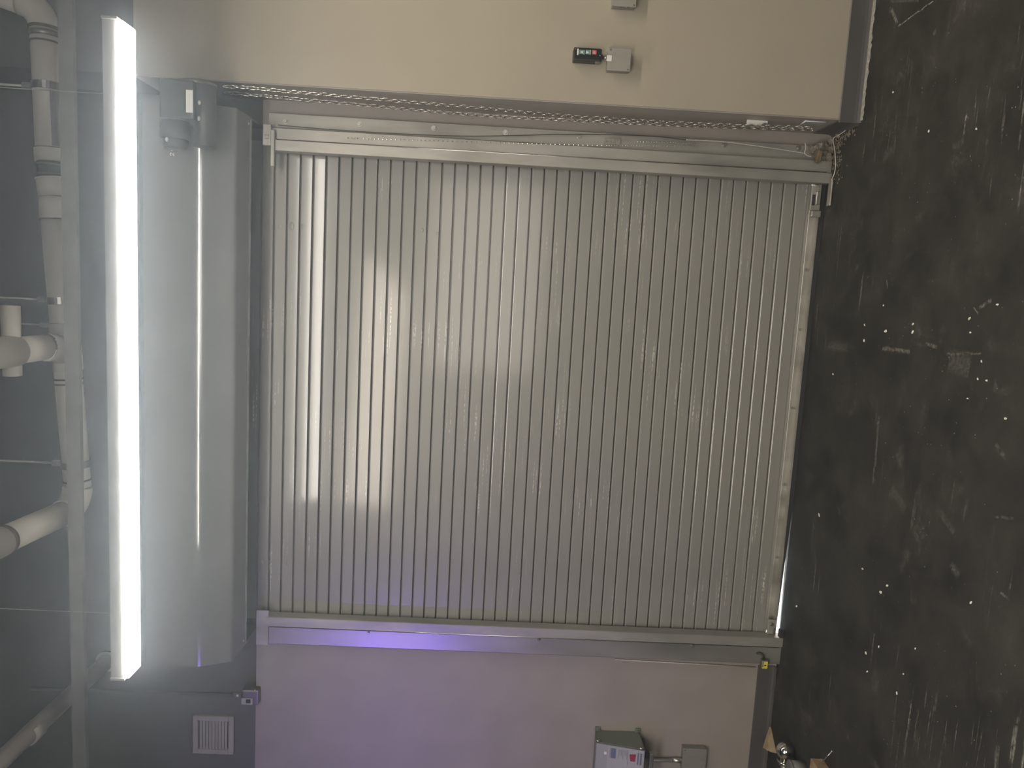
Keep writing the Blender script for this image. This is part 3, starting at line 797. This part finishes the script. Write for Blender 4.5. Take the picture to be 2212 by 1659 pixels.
# printed strip along the lower side
qa, qb = pA.lerp(pB, 0.52), pA.lerp(pB, 0.985)
bm = new_bm()
rows = []
for q0 in (qa, qb):
    u = Vector((0, -1, 0)); w = dirx.cross(u)
    if w.z > 0: w = -w
    rows.append([bm.verts.new(q0 + (u * math.cos(math.radians(t)) + w * math.sin(math.radians(t))) * R_ * 1.012) for t in (38, 50, 62, 74, 86)])
for k in range(4): bm.faces.new((rows[0][k], rows[0][k + 1], rows[1][k + 1], rows[1][k]))
obj('printed_strip', bm, M['grey'], main)

def ring(bm, p0, p1, ri, ro, seg=28):
    u, v = frame_of(Vector(p1) - Vector(p0))
    R = []
    for k in range(seg):
        a = 2 * math.pi * k / seg; n = u * math.cos(a) + v * math.sin(a)
        R.append([bm.verts.new(p + n * r) for p, r in ((p0, ri), (p0, ro), (p1, ro), (p1, ri))])
    for k in range(seg):
        a, b = R[k], R[(k + 1) % seg]
        for i in range(4): bm.faces.new((a[i], a[(i + 1) % 4], b[(i + 1) % 4], b[i]))
    return bm
def hanger(pos, axis, label, r=R_, name='pipe_hanger', strap=M['steel'], rod=0.006):
    h = thing(name, (pos.x, pos.y, pos.z), label, 'hanger', None)
    axis = axis.normalized()
    bm = ring(new_bm(), pos - axis * 0.016, pos + axis * 0.016, r * 1.015, r * 1.08); obj('strap', bm, strap, h)
    bm = new_bm(); box(bm, pos.x - 0.014, pos.x + 0.014, pos.y - 0.012, pos.y + 0.012, pos.z + r * 1.08, pos.z + r + 0.05, 0.003); obj('swivel', bm, M['steel'], h)
    bm = new_bm(); cyl(bm, pos + Vector((0, 0, r + 0.03)), Vector((pos.x, pos.y, CEIL)), rod, seg=8); obj('rod', bm, M['steel'], h)
    return h
hanger(pA.lerp(pB, 0.48), dirx, 'steel pipe hanger on the drain pipe with the bend')

# dark flexible joint between the two pipes
pD = pz(112, 384)
fj = thing('flexible_joint', (pC.x, PY, pC.z), 'black rubber joint between the two cream pipe lengths', 'pipe joint')
dd = (pD - pC)
bm = new_bm(); cyl(bm, pC + dd * 0.02, pC + dd * 0.98, R_ * 0.96, seg=24); obj('sleeve', bm, M['rubber'], fj)
bm = new_bm()
for t in (0.2, 0.8): cyl(bm, pC + dd * (t - 0.06), pC + dd * (t + 0.06), R_ * 1.0, seg=24)
obj('clamp_band', bm, M['seam'], fj)

# second length: runs down behind the beam to the left
pE = pz(168, 1052)
lower = thing('drain_pipe', (0.0, PY, 3.6), 'long cream plastic drain pipe passing behind the beam with a side branch', 'pipe')
pDe = pz(118, 425)
bm = new_bm(); cyl(bm, pD, pDe, R_ * 1.12, R_ * 1.10, 28); obj('reducer', bm, M['pvc'], lower)
bm = new_bm(); cyl(bm, pD + (pDe - pD) * 0.03, pD + (pDe - pD) * 0.10, R_ * 1.16, seg=28); obj('rim', bm, M['pvc'], lower)
pDf = pz(119, 474)
bm = new_bm(); cyl(bm, pDe, pDf, R_ * 1.08, seg=28); obj('socket', bm, M['pvc'], lower)
d2 = (pE - pDf).normalized()
bm = new_bm(); cyl(bm, pDf - d2 * 0.003, pDf + d2 * 0.003, R_ * 1.1, seg=28); obj('seam', bm, M['seam'], lower)
bm = new_bm(); cyl(bm, pDf, pE, R_, seg=28); obj('pipe_run', bm, M['pvc'], lower)
for py in (812, 822, 1036):
    q0 = pDf.lerp(pE, (py - 474) / (1052 - 474)); bm = new_bm(); cyl(bm, q0 - d2 * 0.004, q0 + d2 * 0.004, R_ * 1.05, seg=28); obj('seam', bm, M['seam'], lower)
# sanitary tee: branch towards the room
q0 = pDf.lerp(pE, (738 - 474) / (1052 - 474))
bm = new_bm(); cyl(bm, q0 - d2 * 0.10, q0 + d2 * 0.12, R_ * 1.1, seg=28); tee = obj('tee_body', bm, M['pvc'], lower)
b1 = q0 + Vector((0, -0.16, 0.005)); b2 = q0 + Vector((0, -0.36, 0.005)); b3 = q0 + Vector((0, -1.0, 0.005))
bm = new_bm(); tube(bm, [q0 + d2 * 0.04, q0 + Vector((0, -0.06, 0)) + d2 * 0.018, q0 + Vector((0, -0.10, 0)) + d2 * 0.006, b1], [R_ * 1.08] * 4, 24); obj('tee_branch', bm, M['pvc'], lower)
bm = new_bm(); cyl(bm, b1 + Vector((0, 0.006, 0)), b1 - Vector((0, 0.006, 0)), R_ * 1.08, seg=24); obj('seam', bm, M['seam'], lower)
bm = new_bm(); cyl(bm, b1, b2, R_ * 0.98, seg=24); obj('branch_run', bm, M['pvc'], lower)
bm = new_bm(); cyl(bm, b2, b3, R_ * 1.12, seg=24); obj('branch_socket', bm, M['pvc'], lower)
cq = at(30, 738, Z=b2.z)
cl_, cr_ = at(30, 812, Z=b2.z), at(30, 660, Z=b2.z)
bm = new_bm(); cyl(bm, (cl_.x, cq.y, b2.z + 0.01), (cr_.x, cq.y, b2.z + 0.01), R_ * 0.62, seg=20); obj('cross_arm', bm, M['pvc'], lower)
hanger(pDf.lerp(pE, (644 - 474) / (1052 - 474)), d2, 'steel pipe hanger on the long pipe between rubber joint and tee')
hanger(pDf.lerp(pE, (698 - 474) / (1052 - 474)), d2, 'steel pipe hanger touching the tee of the long pipe', rod=0.004)
hanger(pDf.lerp(pE, (1000 - 474) / (1052 - 474)), d2, 'steel pipe hanger on the long pipe near its elbow')
# elbow at the left end: turns up to the room-ward run
zt_ = 3.775
g0 = pE
gdir = Vector((0, -1, 0))
arc = [g0 + d2 * 0.0]
for k in range(1, 9):
    a = math.radians(90 * k / 8); rr = 0.10
    arc.append(g0 + d2 * rr * math.sin(a) + gdir * rr * (1 - math.cos(a)) + Vector((0, 0, 0.02 * k / 8)))
bm = new_bm(); tube(bm, arc, R_ * 1.1, 24); obj('elbow', bm, M['pvc'], lower)
r0 = arc[-1]; r1 = Vector((r0.x, -0.98, r0.z + 0.03)); r2 = Vector((r0.x, -1.7, r0.z + 0.05))
bm = new_bm(); cyl(bm, r0, r1, R_, seg=24); obj('return_run', bm, M['pvc'], lower)
bm = new_bm(); cyl(bm, r1, r2, R_ * 1.1, seg=24); obj('return_socket', bm, M['pvc'], lower)
bm = new_bm(); cyl(bm, r1 + Vector((0, 0.012, 0)), r1 - Vector((0, 0.012, 0)), R_ * 1.11, seg=24); obj('seam', bm, M['seam'], lower)

# vent pipe further left, along the ceiling to the wall
va = at(148, 1507, Z=3.78)
vp = thing('vent_pipe', (va.x, -0.4, 3.7), 'thinner cream pipe running to the wall beyond the vent grille', 'pipe')
vx = at(0, 1640, Z=3.78)
bm = new_bm(); cyl(bm, (va.x, HDR_Y, 3.78), (vx.x, -1.9, 3.78), 0.042, seg=24); obj('pipe_run', bm, M['pvc'], vp)
bm = new_bm(); cyl(bm, (va.x, -0.62, 3.78), (va.x, -0.70, 3.78), 0.047, seg=24); obj('coupling', bm, M['pvc'], vp)
bm = new_bm(); cyl(bm, (va.x, HDR_Y - 0.012, 3.78), (va.x, HDR_Y - 0.001, 3.78), 0.06, seg=24); obj('wall_flange', bm, M['steel'], vp)

# ------------------------------------------------------------------ controls on the right wall
a_, b_ = at(1240, 101, Y=WR_Y - 0.055), at(1299, 133, Y=WR_Y - 0.055)
ps = thing('push_button_station', ((a_.x + b_.x) / 2, WR_Y, b_.z), 'black three button door control above the metal junction box', 'switch')
X0, X1, Z0, Z1 = b_.x, a_.x, b_.z, a_.z
bm = box(new_bm(), X0, X1, WR_Y - 0.055, WR_Y, Z0, Z1, 0.006, 2); psb = obj('housing', bm, M['black'], ps)
FY = WR_Y - 0.0555
def pane(px0, py0, px1, py1, y, th, m, name, parent):
    p, q2 = at(px0, py0, Y=y), at(px1, py1, Y=y)
    bm = box(new_bm(), min(p.x, q2.x), max(p.x, q2.x), y - th, y, min(p.z, q2.z), max(p.z, q2.z))
    return obj(name, bm, m, parent)
pane(1247, 105, 1249.3, 119, FY, 0.001, M['print'], 'legend_line', ps)
g1 = pane(1251.5, 108, 1260.5, 117.5, FY, 0.005, M['green'], 'open_button', ps)
g2 = pane(1265, 108.5, 1274, 118, FY, 0.005, M['green'], 'close_button', ps)
g3 = pane(1279.5, 109, 1288, 118.5, FY, 0.006, M['redb'], 'stop_button', ps)
def legend(px, py, kind, parent, y):
    c = at(px, py, Y=y); s = 0.0062; bm = new_bm()
    if kind == 'up': pts = [(-s, -s), (s, -s), (0, s * 0.9)]
    elif kind == 'down': pts = [(-s, s), (s, s), (0, -s * 0.9)]
    else: pts = [(s * math.cos(math.radians(22.5 + 45 * k)), s * math.sin(math.radians(22.5 + 45 * k))) for k in range(8)]
    A = [bm.verts.new((c.x + a, y - 0.0006, c.z + b)) for a, b in pts]; B = [bm.verts.new((c.x + a, y, c.z + b)) for a, b in pts]
    bm.faces.new(A); bm.faces.new(B[::-1])
    for i in range(len(A)): bm.faces.new((A[i], A[(i + 1) % len(A)], B[(i + 1) % len(A)], B[i]))
    return obj('legend', bm, M['print'] if kind != 'stop' else M['label'], parent)
legend(1256, 112.7, 'up', g1, FY - 0.0052)
legend(1269.5, 113.2, 'down', g2, FY - 0.0052)
legend(1283.7, 113.7, 'stop', g3, FY - 0.0062)
pane(1260.6, 108.3, 1262.4, 118, FY, 0.001, M['print'], 'legend_line', ps)
pane(1274.2, 108.3, 1276, 118, FY, 0.001, M['print'], 'legend_line', ps)
for px, py in ((1243, 106), (1296, 120.5)):
    c = at(px, py, Y=FY); bm = new_bm(); cyl(bm, (c.x, FY, c.z), (c.x, FY - 0.002, c.z), 0.0035, seg=8); obj('screw', bm, M['steel'], ps)

def junction_box(name, px0, py0, px1, py1, Y, depth, label, tagged=False, group=None):
    p, q2 = at(px0, py0, Y=Y - depth), at(px1, py1, Y=Y - depth)
    x0, x1, z0, z1 = min(p.x, q2.x), max(p.x, q2.x), min(p.z, q2.z), max(p.z, q2.z)
    t = thing(name, ((x0 + x1) / 2, Y, z0), label, 'junction box', group)
    bm = box(new_bm(), x0 + 0.003, x1 - 0.003, Y - depth + 0.003, Y, z0 + 0.003, z1 - 0.003, 0.004, 2); obj('box_body', bm, M['steel'], t)
    bm = box(new_bm(), x0, x1, Y - depth, Y - depth + 0.003, z0, z1, 0.0012); obj('cover_plate', bm, M['galv'], t)
    for a, b in ((x0 + 0.009, z0 + 0.011), (x1 - 0.009, z1 - 0.011)):
        bm = new_bm(); cyl(bm, (a, Y - depth, b), (a, Y - depth - 0.0025, b), 0.005, 0.004, 10); obj('screw', bm, M['galv_clean'], t)
    for k in range(2):
        bm = new_bm(); cyl(bm, (x0 + 0.0045, Y - depth * 0.55, z0 + (z1 - z0) * (0.35 + 0.3 * k)), (x0 + 0.0015, Y - depth * 0.55, z0 + (z1 - z0) * (0.35 + 0.3 * k)), 0.011, seg=14); obj('knockout', bm, M['steel'], t)
    if tagged:
        c = at(1318, 126, Y=Y - depth - 0.001)
        bm = box(new_bm(), c.x - 0.013, c.x + 0.013, Y - depth - 0.0025, Y - depth, c.z - 0.008, c.z + 0.016, 0.0006); obj('tag', bm, M['white'], t)
    return t
jb = junction_box('junction_box', 1314, 102, 1361, 155, WR_Y, 0.05, 'square metal junction box below the black push button station', True, 'metal junction boxes')
nz = at(1303, 125, Y=WR_Y - 0.03)
bm = new_bm(); p, q2 = at(1299, 121, Y=WR_Y - 0.028), at(1315, 128, Y=WR_Y - 0.028)
cyl(bm, p, q2, 0.008, seg=12); ball(bm, p.lerp(q2, 0.55), 0.012, 10, 8)
tag(obj('cable_connector', bm, M['galv_clean']), 'short metal connector joining push button station and junction box', 'connector')
p = at(1291, 133, Y=WR_Y - 0.03)
bm = box(new_bm(), p.x - 0.01, p.x + 0.004, WR_Y - 0.05, WR_Y - 0.02, p.z - 0.012, p.z + 0.012, 0.003); obj('latch', bm, M['steel'], ps)
junction_box('junction_box', 1325, -36, 1374, 16, WR_Y, 0.05, 'square metal junction box cut off by the top edge of the photo', False, 'metal junction boxes')

# ------------------------------------------------------------------ left wall fittings
junction_box('junction_box', 1476, 1617, 1523, 1668, WL_Y, 0.05, 'square metal junction box below the grey disconnect switch', False, 'metal junction boxes')
# safety disconnect
ds = thing('disconnect_switch', (-2.58, WL_Y, 0.72), 'grey green safety disconnect switch with printed label on the taupe wall', 'switch')
dx1, dx0 = -2.462, -2.72
zt1, zb1 = 1.0, 0.745
yt1, yb1 = -0.145, -0.205
bm = hexa(new_bm(), [(dx0, WL_Y, zb1), (dx1, WL_Y, zb1), (dx1, yb1, zb1), (dx0, yb1, zb1), (dx0, WL_Y, zt1), (dx1, WL_Y, zt1), (dx1, yt1, zt1 + 0.012), (dx0, yt1, zt1 + 0.012)])
bmesh.ops.bevel(bm, geom=list(bm.edges), offset=0.006, segments=2, affect='EDGES')
dsb = obj('enclosure', bm, M['disc'], ds)
def on_face(u, v, off):
    """point on the sloping front: u across from the right edge, v down from the top"""
    t = v / (zt1 - zb1)
    return Vector((dx1 - u, yt1 + (yb1 - yt1) * t - off, zt1 + 0.012 * (1 - t) - v))
def face_panel(u0, v0, u1, v1, off, th, m, name, parent):
    P = [on_face(u0, v1, off), on_face(u1, v1, off), on_face(u1, v0, off), on_face(u0, v0, off)]
    Q = [on_face(u0, v1, off + th), on_face(u1, v1, off + th), on_face(u1, v0, off + th), on_face(u0, v0, off + th)]
    return obj(name, hexa(new_bm(), P + Q), m, parent)
cover = face_panel(0.004, 0.004, 0.25, 0.25, 0.0, 0.006, M['disc_face'], 'cover', ds)
lab = face_panel(0.006, 0.062, 0.20, 0.245, 0.006, 0.0015, M['label'], 'warning_label', cover)
def pr(u0, v0, u1, v1, m, nm): face_panel(u0, v0, u1, v1, 0.0075, 0.0006, m, nm, ds)
pr(0.016, 0.080, 0.075, 0.105, M['blue'], 'printed_panel')
pr(0.016, 0.074, 0.075, 0.0775, M['grey'], 'printed_line')
for k in range(7): pr(0.018, 0.118 + 0.007 * k, 0.07 - 0.01 * (k % 3), 0.121 + 0.007 * k, M['grey'], 'printed_line')
pr(0.012, 0.165, 0.10, 0.168, M['grey'], 'printed_line'); pr(0.02, 0.215, 0.09, 0.222, M['blue'], 'printed_line'); pr(0.02, 0.228, 0.09, 0.238, M['blue'], 'printed_line')
bm = new_bm()
c = on_face(0.052, 0.188, 0.008)
hexa(bm, [on_face(0.03, 0.207, .0075), on_face(0.075, 0.205, .0075), on_face(0.075, 0.18, .0075), on_face(0.036, 0.174, .0075), on_face(0.03, 0.207, .0083), on_face(0.075, 0.205, .0083), on_face(0.075, 0.18, .0083), on_face(0.036, 0.174, .0083)])
obj('red_symbol', bm, M['red'], ds)
face_panel(0.045, 0.045, 0.06, 0.058, 0.006, 0.004, M['white'], 'white_tab', ds)
for zz in (zt1 - 0.012, zb1 + 0.012):
    bm = new_bm(); box(bm, dx1 - 0.004, dx1 + 0.022, WL_Y - 0.012, WL_Y, zz - 0.016, zz + 0.016, 0.003); e = obj('mounting_ear', bm, M['disc'], ds)
    bm = new_bm(); cyl(bm, (dx1 + 0.010, WL_Y - 0.012, zz), (dx1 + 0.010, WL_Y - 0.017, zz), 0.006, seg=10); obj('screw', bm, M['galv_clean'], e)
for zz, yy in ((zt1 - 0.003, yt1 + 0.006), (zb1 + 0.02, yb1 + 0.01)):
    bm = new_bm(); cyl(bm, (dx1 + 0.001, yy, zz - 0.012), (dx1 + 0.001, yy, zz + 0.012), 0.006, seg=10); obj('hinge_pin', bm, M['galv_clean'], ds)
a_ = at(1408, 1627, Y=-0.19)
bm = new_bm(); box(bm, a_.x - 0.16, a_.x + 0.0, -0.20, -0.17, a_.z - 0.012, a_.z + 0.012, 0.005, 2); obj('operating_handle', bm, M['steel'], ds)
bm = new_bm(); box(bm, a_.x - 0.03, a_.x + 0.006, -0.19, -0.06, a_.z + 0.016, a_.z + 0.035, 0.003); obj('handle_arm', bm, M['black'], ds)
cn = thing('conduit', (-2.56, -0.07, 0.5), 'short metal conduit between disconnect switch and junction box', 'conduit')
p, q2 = at(1398, 1638, Y=-0.07), at(1477, 1643, Y=-0.055)
bm = new_bm(); cyl(bm, (q2.x, -0.065, zb1 + 0.01), (q2.x, -0.055, q2.z), 0.0105, seg=14); obj('tube', bm, M['galv'], cn)
bm = new_bm(); cyl(bm, (q2.x, -0.055, q2.z + 0.07), (q2.x, -0.055, q2.z - 0.005), 0.014, seg=14); ball(bm, (q2.x, -0.055, q2.z + 0.004), 0.019, 12, 8, (1, 1, 0.6)); obj('connector', bm, M['galv_clean'], cn)

# vent grille
gv = thing('vent_grille', (-2.59, WL_Y, 3.05), 'square off white vent grille on the dark upper wall', 'vent')
VY = HDR_Y
v0, v1 = at(416, 1546, Y=VY - 0.02), at(504, 1631, Y=VY - 0.02)
gx0, gx1, gz0, gz1 = v1.x, v0.x, v1.z, v0.z
bm = new_bm()
w = 0.030
box(bm, gx0, gx1, VY - 0.02, VY, gz1 - w, gz1, 0.003); box(bm, gx0, gx1, VY - 0.02, VY, gz0, gz0 + w, 0.003)
box(bm, gx0, gx0 + w, VY - 0.02, VY, gz0 + w - 0.002, gz1 - w + 0.002, 0.003); box(bm, gx1 - w, gx1, VY - 0.02, VY, gz0 + w - 0.002, gz1 - w + 0.002, 0.003)
obj('frame', bm, M['vent'], gv)
bm = box(new_bm(), gx0 + w, gx1 - w, VY - 0.003, VY - 0.0005, gz0 + w, gz1 - w); obj('backing', bm, M['void'], gv)
nl = 9
ph_ = (gz1 - gz0 - 2 * w - 0.012) / nl
for k in range(nl):
    za = gz0 + w + 0.006 + ph_ * k; zb_ = za + ph_ - 0.0016
    bm = hexa(new_bm(), [(gx0 + w, VY - 0.0185, za), (gx1 - w, VY - 0.0185, za), (gx1 - w, VY - 0.016, za), (gx0 + w, VY - 0.016, za),
                         (gx0 + w, VY - 0.0145, zb_), (gx1 - w, VY - 0.0145, zb_), (gx1 - w, VY - 0.012, zb_), (gx0 + w, VY - 0.012, zb_)])
    obj('louvre', bm, M['vent'], gv)
for a, b in ((gx0 + 0.012, gz0 + 0.012), (gx1 - 0.012, gz1 - 0.012)):
    bm = new_bm(); cyl(bm, (a, VY - 0.02, b), (a, VY - 0.0225, b), 0.005, seg=8); obj('screw', bm, M['vent'], gv)

# outlet box with conduit running up
ox0, ox1 = at(540, 1524, Y=-0.075).x, at(540, 1491, Y=-0.075).x
oz1, oz0 = at(522, 1505, Y=-0.075).z, at(558, 1505, Y=-0.075).z
ot = thing('outlet_box', ((ox0 + ox1) / 2, WL_Y, oz0), 'small metal outlet box with dark socket at the wall colour line', 'outlet')
bm = box(new_bm(), ox0, ox1, -0.075, HDR_Y, oz0, oz1, 0.008, 2); obj('box_body', bm, M['brass'], ot)
p, q2 = at(521, 1522, Y=-0.078), at(546, 1509, Y=-0.078)
bm = box(new_bm(), p.x, q2.x, -0.079, -0.0745, q2.z, p.z, 0.002); fp = obj('socket_plate', bm, M['vent'], ot)
p, q2 = at(531, 1519, Y=-0.08), at(541, 1511, Y=-0.08)
bm = box(new_bm(), p.x, q2.x, -0.081, -0.0788, q2.z, p.z, 0.001); obj('socket', bm, M['black'], fp)
for px, py in ((551, 1491), (550, 1497), (551, 1508)):
    p = at(px, py, Y=-0.075); bm = new_bm(); ball(bm, (p.x, -0.076, p.z), 0.0045, 8, 6); obj('screw', bm, M['chrome'], ot)
p, q2 = at(372, 1499, Y=0.01), at(522, 1502, Y=0.01)
cdt = thing('conduit', (q2.x, -0.04, q2.z), 'thin grey conduit rising from the outlet box up the dark wall', 'conduit')
bm = new_bm(); cyl(bm, (q2.x, HDR_Y - 0.012, q2.z - 0.01), (p.x, HDR_Y - 0.012, 4.2), 0.0095, seg=12); obj('tube', bm, M['upper'], cdt)
bm = new_bm(); cyl(bm, (q2.x, HDR_Y - 0.012, q2.z + 0.0), (q2.x, HDR_Y - 0.012, q2.z + 0.05), 0.013, seg=12); obj('connector', bm, M['steel'], cdt)

# ------------------------------------------------------------------ padlock hung on the left guide foot
c = at(1652, 1432, Y=-0.115)
pk = thing('padlock', (c.x, -0.11, c.z), 'padlock with yellow label hanging at the foot of the guide', 'padlock')
bm = box(new_bm(), c.x - 0.027, c.x + 0.018, -0.123, -0.098, c.z - 0.018, c.z + 0.02, 0.004, 2); obj('body', bm, M['brass'], pk)
bm = box(new_bm(), c.x - 0.029, c.x + 0.012, -0.1245, -0.1228, c.z - 0.014, c.z + 0.017, 0.0008); lb = obj('label', bm, M['yellow'], pk)
bm = new_bm(); s = 0.006; cc = Vector((c.x - 0.010, -0.125, c.z + 0.000))
A = [bm.verts.new(cc + Vector((s * a, 0, s * b))) for a, b in ((0, 1.2), (0.9, 0), (0, -1.2), (-0.9, 0))]
B = [bm.verts.new(v.co + Vector((0, 0.0008, 0))) for v in A]
bm.faces.new(A); bm.faces.new(B[::-1])
for i in range(4): bm.faces.new((A[i], A[(i + 1) % 4], B[(i + 1) % 4], B[i]))
obj('emblem', bm, M['black'], lb)
bm = box(new_bm(), c.x - 0.02, c.x + 0.01, -0.1252, -0.1243, c.z + 0.011, c.z + 0.0155); obj('printed_band', bm, M['black'], lb)
pts = smooth_path([(c.x + 0.014, -0.11, c.z + 0.006), (c.x + 0.034, -0.108, c.z + 0.008), (c.x + 0.044, -0.102, c.z + 0.016), (c.x + 0.046, -0.094, c.z + 0.030), (c.x + 0.040, -0.089, c.z + 0.042)], 6)
bm = new_bm(); tube(bm, pts, 0.0048, 10); obj('shackle', bm, M['black'], pk)
# thin rod lying in the angle beside the left guide
p, q2 = at(1328, 1425, Y=-0.04), at(1632, 1442, Y=-0.04)
lr = thing('lock_rod', (q2.x, -0.045, q2.z), 'thin pale rod along the taupe wall edge, running to the padlock', 'rod')
bm = new_bm(); cyl(bm, (p.x, -0.038, p.z), (q2.x, -0.038, q2.z), 0.0035, seg=8); obj('rod', bm, M['wire'], lr)
p = at(1321, 1416, Y=-0.05); bm = new_bm(); ball(bm, (p.x, -0.045, p.z), 0.013, 10, 8, (0.9, 0.8, 1.3)); obj('eyelet', bm, M['rubber'], lr)
# black end stop of the bar
p = at(1682, 1368, Y=-0.10)
bm = box(new_bm(), p.x - 0.022, p.x + 0.026, -0.112, -0.09, 0.0, 0.03, 0.004); tag(obj('door_stop', bm, M['rubber']), 'black rubber block on the floor where the daylight gap ends', 'stop')

# ------------------------------------------------------------------ odds and ends by the left wall
p = at(1668, 1600, Y=-0.07)
a0, a1, a2 = at(1668, 1560, Z=0.004), at(1655, 1622, Z=0.02), at(1682, 1608, Z=0.0)
wp = thing('wood_offcut', (a1.x, -0.12, 0), 'pale split wood wedge against the baseboard by the hitch ball', 'wood')
bm = hexa(new_bm(), [(-2.385, -0.058, 0.0), (-2.385, -0.068, 0.0), (-2.475, -0.175, 0.0), (-2.505, -0.075, 0.0), (-2.385, -0.058, 0.010), (-2.385, -0.066, 0.010), (-2.475, -0.160, 0.032), (-2.505, -0.078, 0.045)])
bmesh.ops.bevel(bm, geom=list(bm.edges), offset=0.0025, segments=1, affect='EDGES'); obj('wedge', bm, M['wood'], wp)
bm = hexa(new_bm(), [(-2.40, -0.085, 0.012), (-2.40, -0.088, 0.012), (-2.48, -0.142, 0.032), (-2.48, -0.132, 0.034), (-2.40, -0.084, 0.018), (-2.40, -0.087, 0.018), (-2.48, -0.140, 0.044), (-2.48, -0.128, 0.046)])
obj('splinter', bm, M['endgrain'], wp)
# chrome ball hitch lying on the floor
c = at(1697, 1622, Z=0.045)
hb = thing('hitch_ball', (c.x, c.y, 0), 'shiny chrome hitch ball lying by the wood wedge', 'hitch ball')
bm = new_bm(); ball(bm, (c.x, c.y, 0.046), 0.046, 28, 18); cyl(bm, (c.x, c.y, 0.046), (c.x - 0.055, c.y - 0.0, 0.044), 0.028, 0.024, 20); obj('ball', bm, M['chrome'], hb)
bm = new_bm(); cyl(bm, (c.x - 0.055, c.y, 0.044), (c.x - 0.068, c.y, 0.044), 0.04, seg=6); obj('flange', bm, M['chrome'], hb)
bm = new_bm(); cyl(bm, (c.x - 0.068, c.y, 0.044), (c.x - 0.15, c.y, 0.042), 0.017, seg=16); obj('shank', bm, M['steel'], hb)
c = at(1722, 1662, Z=0.04)
cn2 = thing('metal_can', (c.x, c.y, 0), 'small dark grey can beside the hitch ball', 'can')
bm = new_bm(); cyl(bm, (c.x, c.y, 0.0), (c.x, c.y, 0.075), 0.042, seg=28); cyl(bm, (c.x, c.y, 0.072), (c.x, c.y, 0.08), 0.044, seg=28); obj('can_body', bm, M['cyl'], cn2)
bm = new_bm(); cyl(bm, (c.x, c.y, 0.08), (c.x, c.y, 0.083), 0.037, seg=28); obj('lid', bm, M['steel'], cn2)
c = at(1764, 1662, Z=0.05)
wb = thing('wood_block', (c.x, c.y, 0), 'weathered brown wood block with a nail beside the dark can', 'wood')
bm = box(new_bm(), c.x - 0.11, c.x + 0.025, c.y - 0.05, c.y + 0.05, 0.0, 0.062, 0.006, 2); obj('block', bm, M['endgrain'], wb)
q2, p = at(1777, 1645, Z=0.05), at(1797, 1623, Z=0.02)
bm = new_bm(); cyl(bm, q2, p, 0.0022, seg=6); ball(bm, p, 0.005, 8, 6); obj('nail', bm, M['galv_clean'], wb)

# ------------------------------------------------------------------ chips on the floor
chips = [(1930, 199, 4), (1871, 1410, 4), (1874, 1451, 3.5), (1917, 1265, 4), (1903, 1279, 5), (1914, 715, 6), (1867, 736, 4), (1972, 717, 5), (1973, 700, 4),
         (2095, 688, 4), (2097, 718, 3.5), (2007, 284, 3.5), (1938, 1498, 3.5), (2098, 1302, 4.5), (1899, 1397, 3), (1952, 1456, 2.5), (2121, 780, 3.5), (2113, 819, 3.5),
         (2132, 822, 4), (2091, 861, 3), (1868, 702, 3.5), (1864, 1229, 3.5), (1770, 1113, 4), (1800, 808, 3), (2110, 279, 3), (2173, 904, 5), (1721, 1310, 4), (1909, 660, 2.5), (2155, 658, 4), (1978, 1401, 2.5)]
for k, (x, y, s) in enumerate(chips):
    p = at(x, y, Z=0.0)
    r = s * 0.5 * (p - EYE).dot(FW) / F_PX * 1.25
    bm = new_bm()
    n_ = random.choice((5, 6, 7)); a0 = random.random() * 6
    pts = [(r * random.uniform(0.6, 1.2) * math.cos(a0 + 2 * math.pi * i / n_), r * 1.7 * random.uniform(0.6, 1.2) * math.sin(a0 + 2 * math.pi * i / n_)) for i in range(n_)]
    A = [bm.verts.new((a, b, 0.0005)) for a, b in pts]; B = [bm.verts.new((a * 0.8, b * 0.8, 0.0035)) for a, b in pts]
    bm.faces.new(A[::-1]); bm.faces.new(B)
    for i in range(n_): bm.faces.new((A[i], A[(i + 1) % n_], B[(i + 1) % n_], B[i]))
    o = obj('paint_flake', bm, M['chip']); o.location = (p.x, p.y, 0); o.rotation_euler = (0, 0, random.random() * 3)
    tag(o, 'tiny white flake lying on the black floor', 'flake', 'white flakes on the floor')

# ------------------------------------------------------------------ scatter volume added to imitate lens glow around the strip light
HAZE = 0.055
hm = bpy.data.materials.new('glow_haze'); hm.use_nodes = True
hn = hm.node_tree.nodes; hn.remove(hn['Principled BSDF'])
vs = hn.new('ShaderNodeVolumeScatter'); vs.inputs['Density'].default_value = HAZE; vs.inputs['Anisotropy'].default_value = 0.8
vs.inputs['Color'].default_value = (0.76, 0.88, 1.0, 1)
hm.node_tree.links.new(vs.outputs[0], hn['Material Output'].inputs['Volume'])
hz = obj('haze', box(new_bm(), -5.6, 5.0, -9.6, 0.6, -0.3, CEIL + 0.3), hm)
tag(hz, 'thin pale haze added to imitate lens glow around the strip light', 'haze', kind='stuff')
